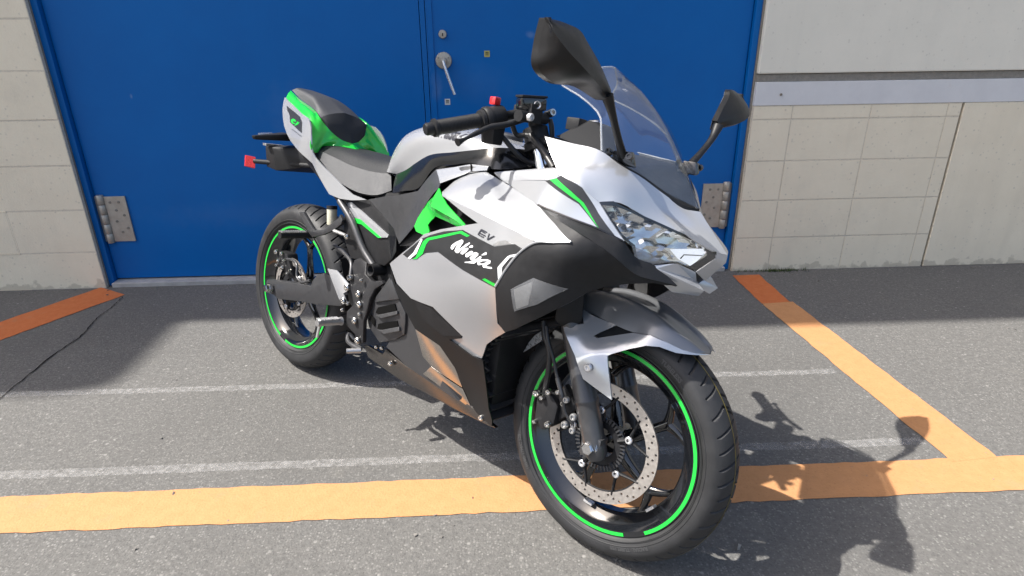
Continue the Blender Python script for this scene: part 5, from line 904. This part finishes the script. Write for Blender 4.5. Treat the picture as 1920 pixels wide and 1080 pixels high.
# ---------- tank
tg=[A3('tank0')]
tc=A3('tank_c'); e=tg[0]
mid1=e*.55+tc*.45; mid1[:,1]=e[:,1]*.93; mid1[:,2]=e[:,2]*.42+tc[:,2]*.58
mid2=e*.22+tc*.78; mid2[:,1]=e[:,1]*.55; mid2[:,2]=e[:,2]*.10+tc[:,2]*.90
tank=make('fuel_tank_cover',MB().grid(lgrid([e,mid1,mid2,tc],5,6,True),.004,c0=(.75,0,.8)),SILVER,moto,None,50)
make('tank_trim',MB().grid(lgrid([A3('trim_tank_%d'%i) for i in range(3)],5,3),.004,c0=(.75,0,.85)),TRIMB,moto,None,45); make('tank_trim',MB().grid(lgrid([A3('trim_tank_%d'%i) for i in range(3)],5,3),.004,c0=(.75,0,.85)).mirrored(),TRIMB,moto,None,45)
make('key_cap',MB().lathe((.905,0,.948),(.1,0,1),[(.0001,-.01),(.036,-.01),(.036,.008),(.032,.012),(.0001,.013)],32),GREYMET,tank)
def tank_text():
    dg=bpy.context.evaluated_depsgraph_get(); bv=BVHTree.FromPolygons([v.co[:] for v in tank.data.vertices],[p.vertices[:] for p in tank.data.polygons])
    a,b=A3('tank_text'); V,F=text_mesh('Kawasaki',1.,.028,.05); wd=V[:,0].max(); L=np.linalg.norm(b-a); sc=L/wd
    u=(b-a)/L; n0=np.array([0,-.72,.69]); n0=n0-u*(n0@u); n0/=np.linalg.norm(n0); v=np.cross(n0,u)
    for sgn in(1,-1):
        P=[]
        for x,y_,_ in V:
            q=a+u*x*sc+v*y_*sc*1.35
            if sgn<0:
                q=b-u*x*sc+v*y_*sc*1.35
            h=bv.ray_cast(Vector(q+n0*.15),Vector(-n0))
            p_=np.array(h[0])+n0*.0012 if h[0] is not None else q
            P.append(p_*np.array([1,sgn,1]))
        make('lettering',MB().add(P,F),TEXTD,tank,smooth=0)
tank_text()
# ---------- seats and tail
seat=make('rider_seat',MB().grid(lgrid([A3('seat_%d'%i) for i in range(2)],5,5,False),.01,c0=(.4,.0,.6)),SEAT,moto,None,60)
make('rider_seat_flank',MB().grid(lgrid([A3('seat_%d'%i) for i in range(2)],5,5,False),.01,c0=(.4,.0,.6)).mirrored(),SEAT,seat,None,60)
make('seat_top',MB().grid(lgrid([A3('seat_%d'%i) for i in(1,2,3)],5,5,True),.01,c0=(.4,0,.6)),SEATD,seat,None,60)
pil=make('pillion_seat',MB().grid(lgrid([A3('pillion_%d'%i) for i in range(4)],5,4,True),.01,c0=(.1,0,.8)),SEAT,moto,None,28)
make('pillion_pad',sym(MB().grid(lgrid([A3('pad_%d'%i) for i in range(3)],5,4),.006,c0=(.05,0,.85))),SEATD,pil,None,60)
tq=MB().grid(lgrid([A3('tail_green_%d'%i) for i in range(3)],4,4),.004,c0=(.1,0,.75)); tm=tq.mirrored(); tq.add(tm.v,tm.f)
tg_=make('tail_cowl',tq,GREEN,moto,None,30)
ts_=Surf(A3('tail_ctrl'))
for s_ in(0,1):
    fm=lambda m_: m_ if not s_ else m_.mirrored()
    T_=make('tail_side_panel',fm(panel(A3('tail_side'),ts_,.004,.013)),SILVER,moto)
    make('badge',fm(panel(A3('tail_badge'),ts_,.0005,.012,.0008)),BLACKV,T_)
    m_=MB(); panel(A3('tail_line'),ts_,.0005,.012,.0008,(),m_); make('trim_line',fm(m_),SILVERD,T_)
    m_=MB()
    for i in range(2): panel(A3('tail_e_%d'%i),ts_,.0005,.01,.0015,(),m_)
    make('emblem',fm(m_),GREENV,T_)
make('under_tail',MB().hull([(-.10,-.06,.90),(-.10,.06,.90),(.15,-.11,.82),(.15,.11,.82),(.45,-.12,.72),(.45,.12,.72),(.42,-.11,.62),(.42,.11,.62),(.02,-.07,.78),(.02,.07,.78)],.006),BLACKM,moto)
# tail light, plate holder, rear signals
make('tail_light',MB().hull([(-.115,-.05,.90),(-.115,.05,.90),(-.125,-.035,.93),(-.125,.035,.93),(-.06,-.07,.90),(-.06,.07,.90),(-.06,-.06,.95),(-.06,.06,.95)],.004),RED,moto)
r0,r1=A3('rsig'); 
for s_ in(0,1):
    d=(r0-r1)/np.linalg.norm(r0-r1)
    m_=MB().hull([r0+np.array([.012,0,.004]),r0+np.array([-.012,0,.002]),r0+np.array([-.010,.006,-.010]),r0+np.array([.012,.006,-.010]),r1+np.array([-.028,0,.014]),r1+np.array([.035,0,.014]),r1+np.array([-.022,0,-.014]),r1+np.array([.030,0,-.012])],.004)
    o_=make('rear_turn_signal',m_ if not s_ else m_.mirrored(),BLACKM,moto)
    m_=MB().hull([r0*.75+r1*.25+np.array([-.026,0,.010]),r0*.3+r1*.7+np.array([-.036,0,.012]),r0*.75+r1*.25+np.array([-.022,0,-.008]),r0*.3+r1*.7+np.array([-.030,0,-.010]),r0*.75+r1*.25,r0*.3+r1*.7],.002)
    make('signal_lens',m_ if not s_ else m_.mirrored(),SMOKE,o_)
p0,p1,p2=A3('plate_box')
m_=MB().hull([p0+np.array(v) for v in((-.02,0,.0),(.03,0,.0),(-.02,.01,-.075),(.05,.01,-.080))]+[p2+np.array(v) for v in((.0,0,.03),(.10,0,.03),(.02,0,-.045),(.12,0,-.03))]+[p0*np.array([1,-1,1])+np.array(v) for v in((-.02,0,.0),(.03,0,.0),(-.02,-.01,-.075),(.05,-.01,-.080))],.004)
PB=make('plate_bracket',m_,BLACKM,moto); make('plate_lamp',MB().box(p0*.6+p1*.4+np.array([0,0,.004]),(.012,.035,.004)),ALU,PB,bevel=.001)
a,b=A3('plate_arm'); make('plate_arm',MB().tube([a,b,b*np.array([1,-1,1]),a*np.array([1,-1,1])],.009,10,1),BLACKM,PB)
rf=A3('reflector'); make('red_reflector',MB().prism(rf,(-.006,0,-.002)),RED,PB,smooth=0,bevel=.0015,label='red reflector on the plate bracket'); make('red_reflector',MB().prism(rf,(-.006,0,-.002)).mirrored(),RED,PB,smooth=0,bevel=.0015)
# ---------- frame, motor, brackets
for s_ in(0,1):
    fm=lambda m_: m_ if not s_ else m_.mirrored()
    make('frame_tube',fm(MB().tube(A3('subrail'),.0105,12,4)),FORK,moto)
    bt=make('battery_case',fm(MB().prism(A3('battery'),(0,.06,0))),BLACKM,moto,smooth=25,bevel=.004)
    make('silver_stripe',fm(MB().prism(A3('bat_slv'),(0,.003,0))),SILVER,bt,smooth=0); make('green_stripe',fm(MB().prism(A3('bat_grn'),(0,.003,0))),GREENV,bt,smooth=0)
    make('side_facet',fm(MB().prism(A3('bat_side'),(0,.003,0))),BLACKG,bt,smooth=0)
    mo=make('motor_cover',fm(MB().prism(A3('motor'),(0,.05,0))),GREYMET,moto,smooth=25,bevel=.005)
    for i in range(3): make('slot',fm(MB().prism(A3('motor_slots_%d'%i)+np.array([0,-.0016,0]),(0,.003,0))),RUBBERB,mo,smooth=0)
    for i in range(2): make('slot_lip',fm(MB().prism(A3('motor_rim_%d'%i)+np.array([0,.001,0]),(0,.01,0))),FORK,mo,smooth=0,bevel=.002)
    make('motor_top',fm(MB().hull(list(A3('motor_top'))+list(A3('motor_top')*np.array([1,.6,1])),.004)),GREYMET,mo)
    br=make('footpeg_bracket',fm(MB().prism(A3('bracket'),(0,.014,0))),BRKT,moto,smooth=25,bevel=.003)
    make('heel_guard',fm(MB().prism(A3('heel'),(0,.004,0))),SILVER,moto,smooth=25,bevel=.0012)
    bolts('bracket_bolt',[(q+np.array([0,-.003,0]),(0,-1,0),.0105,.005) for q in A3('bolts_b')]+[(q+np.array([0,-.003,0]),(0,-1,0),.006,.005) for q in A3('bolts_s')],STEEL,br,fm)
    a,b=A3('footpeg'); b=np.array([a[0],b[1],a[2]+.004]); fp_=make('footpeg',fm(MB().tube([a,a*.9+b*.1,b],[.014,.012,.0105],12,1)),ALU,moto)
    m_=MB()
    for i in range(14):
        q=a+(b-a)*(.15+.06*i); m_.box(q+np.array([0,0,.011]),(.011,.0016,.0016))
    make('peg_grip',fm(m_),ALUL,fp_); 
    f0=a*.12+b*.88; make('feeler',fm(MB().tube([f0,f0+np.array([0,-.006,-.045])],.005,8,1)),STEEL,fp_)
    a,b=A3('ppeg'); b=np.array([a[0],b[1],a[2]]); pb_=make('passenger_bracket',fm(MB().prism(A3('pbracket_0'),(0,.012,0))),GREYMET,moto,smooth=25,bevel=.003)
    pg=make('passenger_peg',fm(MB().tube([a+np.array([0,.03,0]),a,b],[.013,.012,.011],12,1)),BLACKM,moto)
    m_=MB()
    for i in range(11): q=a+(b-a)*(.1+.085*i); m_.box(q+np.array([0,0,.011]),(.012,.0022,.002))
    make('peg_grip',fm(m_),ALU,pg)
    make('bracket_rod',fm(MB().tube(A3('prod'),[.006,.005],8,1)),ALU,pb_)
    q=A3('prod')[1]; make('rod_bolt',fm(MB().bolt(q+np.array([0,-.006,0]),(0,-1,0),.009,.006)),STEEL,pb_)
    sw=make('swingarm',fm(MB().prism(A3('swing'),(0,.032,0))),GREYMET,moto,smooth=25,bevel=.006)
    q=A3('axle_r')[0]; make('axle_nut',fm(MB().hexbolt(q+np.array([0,-.006,0]),(0,-1,0),.014,.012)),STEEL,sw)
    q=A3('cyl')[0]; make('pivot_tube',fm(MB().lathe(q,(0,-1,0),[(.010,-.004),(.0135,.010),(.018,.012),(.0185,.006),(.0185,-.08),(.0001,-.08)],24)),BLACKM,moto)
    if not s_:
        make('brake_hose',MB().tube(A3('hose_r'),.0062,10,6),FORK,moto); make('hose_end',MB().bolt(A3('hose_r')[-1],(0,-1,0),.010,.008),STEEL,moto)
        make('brake_pedal',MB().tube(A3('pedal'),[.006,.0065,.0065,.007,.008],10,4,.7),FORK,moto)
        a,b=A3('pedal_tip'); make('pedal_pad',MB().tube([a,b],[.0085,.0075],10,1),ALU,moto)
        c0=A3('caliper_r')[0]
        rc=make('rear_caliper',MB().hull([c0+np.array(v) for v in((-.03,-.015,.02),(.045,-.015,.025),(.05,-.015,-.045),(-.02,-.015,-.035),(-.03,.03,.02),(.045,.03,.025),(.05,.03,-.045),(-.02,.03,-.035),(.09,-.008,-.05),(.09,.02,-.05))],.006),BLACKM,moto)
        m_=[]
        for v,r in(((-.02,-.02,.018),.009),((.02,-.02,.02),.008),((.0,-.02,-.01),.007),((.03,-.02,-.03),.008),((.06,-.016,-.045),.006),((.075,-.014,-.03),.005),((.04,-.02,0),.006),((-.01,-.02,-.03),.006)): m_.append((c0+np.array(v),(0,-1,0),r,.006))
        bolts('caliper_bolt',m_,STEEL,rc)
        make('caliper_hose',MB().tube(A3('hose_cal'),.0052,10,5),FORK,moto)
for a,b in((( .455,-.12,.40),(.455,.12,.40)),((.50,-.11,.47),(.50,.11,.47))): make('swingarm_pivot',MB().tube([a,b],.03,16,1),GREYMET,moto)
a,b=A3('reservoir'); make('fluid_reservoir',MB().lathe(b,(a-b),[(.0001,-.002),(.016,-.002),(.017,.002),(.017,np.linalg.norm(a-b)),(.0001,np.linalg.norm(a-b))],20),CREAM,moto); make('reservoir_cap',MB().lathe(a,(a-b),[(.0001,-.002),(.018,-.002),(.018,.010),(.0001,.010)],20),BLACKM,moto)
make('shock_absorber',MB().tube([(.40,0,.42),(.36,0,.62)],.028,16,1),BLACKM,moto)
make('rear_hugger',MB().grid(np.array([[(RR*1.09*math.cos(t),y,RR+RR*1.09*math.sin(t)) for t in np.linspace(.02,.55,10)] for y in(-.065,-.03,.03,.065)]),.003,c0=(0,0,RR)),BLACKM,moto)
make('frame_bracket',MB().hull([(.43,-.11,.50),(.50,-.11,.56),(.55,-.11,.42),(.45,-.11,.36),(.43,.11,.50),(.50,.11,.56),(.55,.11,.42),(.45,.11,.36)],.008),GREYMET,moto)
# side stand down on the far side, foot on the ground
tz=lambda y:y*math.tan(LEAN)
st_=make('side_stand',MB().tube([(.60,.10,.28),(.56,.20,.15),(.53,.265,tz(.265)+.010)],[.012,.010,.010],12,3),BLACKM,moto)
make('stand_foot',MB().hull([(.53+dx,.268+dy,tz(.268+dy)+.002+dz) for dx in(-.028,.028) for dy in(-.018,.018) for dz in(0,.006)],.002),BLACKM,st_)
# ---------- handlebars (mirrored about the steered plane)
SI=SM.inverted()
def smir(m_):
    q=MB(); q.v=[tuple(SM@(Matrix.Diagonal((1,-1,1,1))@(SI@Vector(v)))) for v in m_.v]; q.f=[f[::-1] for f in m_.f]; return q
for s_ in(0,1):
    fm=lambda m_: m_ if not s_ else smir(m_)
    e0=A3('bar_end')[0]; e1=A3('bar_in')[0]; ax=(e1-e0)/np.linalg.norm(e1-e0)
    gb=make('handlebar',fm(MB().tube([e0+ax*.02,e1+ax*.115],.011,14,1)),BLACKM,moto)
    prof=[(.0001,.0),(.0115,.0),(.0135,.004),(.0135,.018),(.0195,.020),(.020,.026),(.0159,.029)]
    for k in range(30): prof+=[(.0166,.031+k*.0034),(.0159,.0327+k*.0034)]
    prof+=[(.0166,.135),(.022,.1365),(.0235,.144),(.0001,.145)]
    make('grip',fm(MB().lathe(e0,ax,prof,24)),BLACKM,gb)
    c=e0+ax*.170
    sh=MB().lathe(e0,ax,[(.0001,.146),(.025,.146),(.028,.150),(.028,.160),(.0262,.162),(.0266,.190),(.025,.196),(.0001,.196)],28)
    sh.hull([c+np.array(v) for v in((-.020,.022,-.015),(-.020,-.018,-.015),(.024,.022,-.015),(.024,-.018,-.015),(-.016,.020,-.058),(-.016,-.012,-.058),(.022,.020,-.058),(.022,-.012,-.058))],.004)
    sw_=make('switch_housing',fm(sh),BLACKM,gb)
    if not s_: make('stop_switch',MB().box(A3('button')[0]*.35+(c+np.array([0,0,.030]))*.65+np.array([0,0,.004]),(.009,.010,.009)),RED,sw_,bevel=.003,label='red stop switch')
    else: make('horn_button',fm(MB().box(c+np.array([-.02,0,.02]),(.006,.010,.006))),BLACKM,sw_,bevel=.002)
    lp=A3('lever'); lv_=make('brake_lever' if not s_ else 'lever_guard',fm(MB().tube(lp,[.0065,.0072,.007,.0066,.0058,.0054,.0088],12,5,1.0)),BLACKM,gb)
    if not s_:
        q=np.array([1.085,-.146,1.028]); Rz=Matrix.Rotation(math.radians(-23),3,'Z')@Matrix.Rotation(math.radians(6),3,'X')
        rb=make('fluid_reservoir',MB().box(q,(.018,.031,.0135),Rz),BLACKG,gb,bevel=.005); make('reservoir_lid',MB().box(q+np.array(Rz@Vector((0,0,.0162))),(.019,.032,.0028),Rz),BLACKM,rb,bevel=.0025)
        fx=np.array(Rz@Vector((1,0,0)))
        make('sight_glass',MB().lathe(q+fx*.0182+np.array(Rz@Vector((0,.006,-.001))),fx,[(.0062,0),(.0076,.001),(.0084,.003),(.0092,.002),(.0092,-.002),(.0001,-.002)],20),ALUL,rb)
        make('brake_cylinder',MB().tube([q+np.array([.006,-.045,-.030]),q+np.array([.006,.05,-.026])],[.013,.013],14,1).box(q+np.array([0,0,-.020]),(.02,.02,.02)),BLACKM,rb)
        make('lever_pivot',MB().bolt(q+np.array([.028,-.03,-.030]),(1,0,0),.009,.006),ALUL,rb)
    make('bar_clamp',fm(MB().lathe((WB+.002,-.092,RF),SAX,[(.0001,.715),(.030,.715),(.030,.748),(.0001,.748)],24).hull([e1+ax*.10+np.array(v) for v in((-.02,-.02,-.016),(.02,-.02,-.016),(-.02,.02,-.016),(.02,.02,-.016),(-.02,-.02,.016),(.02,-.02,.016),(-.02,.02,.016),(.02,.02,.016))],.004)),BLACKM,gb)
    make('clamp_bolt',fm(MB().bolt(A3('bolt_bar')[0],(.9,-.3,.2),.010,.016)),STEEL,gb)
make('brake_hose',MB().tube(A3('bhose'),.0085,10,5),HOSE,moto); make('switch_cable',MB().tube(A3('bhose2'),.006,8,5),HOSE,moto); make('switch_cable',MB().tube(A3('bhose3'),.006,8,5),HOSE,moto)
make('throttle_cable',MB().tube([(1.02,-.16,.95),(1.07,-.11,.90),(1.10,-.06,.90),(1.08,.02,.92)],.006,8,5),HOSE,moto)
# ---------- mirrors
mr=A3('mir_rim'); mg=A3('mir_ridge'); stem=A3('mir_stem'); mbs=A3('mir_base')
for s_ in(0,1):
    fm=lambda m_: m_ if not s_ else m_.mirrored()
    lf=mr[[0,1,2,3,4,5]]; rt=mr[[0,10,9,8,7,6]]; lm=lf*.5+mg*.5+np.array([.0085,0,0]); rm=rt*.5+mg*.5+np.array([.0035,0,0])
    gq=np.concatenate([lgrid([lf,lm,mg],5,5),lgrid([mg,rm,rt],5,5)[1:]])
    back=np.array([-.014,0,0]); e0_,e1_=cr(lf,5),cr(rt,5)
    mh=MB().grid(gq,.0035,c0=mr.mean(0)+np.array([-.2,0,0])); mh.grid(np.stack([e0_,e0_+back]),.003,c0=mr.mean(0)); mh.grid(np.stack([e1_,e1_+back]),.003,c0=mr.mean(0))
    M_=make('mirror',fm(mh),MIRB,moto,smooth=32)
    cen=mr.mean(0); rim=cen+(mr-cen)*.93+np.array([-.0135,0,0]); make('mirror_glass',fm(MB().prism(rim,(-.001,0,0))),CHROME,M_,smooth=0)
    make('mirror_stem',fm(MB().tube(stem,[.014,.0095,.0085,.011],12,5,.7)),MIRB,M_)
    q=stem[-1]; make('mirror_mount',fm(MB().hull([q+np.array(v) for v in((-.03,.006,-.012),(.03,-.006,-.012),(-.02,.016,-.02),(.03,.012,-.02),(-.022,-.006,.010),(.022,-.010,.010),(-.02,.01,.012),(.02,.008,.012))],.004).bolt(q+np.array([-.03,-.008,.004]),(-.2,-1,.3),.009,.006).bolt(q+np.array([.022,-.012,.0]),(.3,-1,.3),.008,.006)),BLACKG,M_)
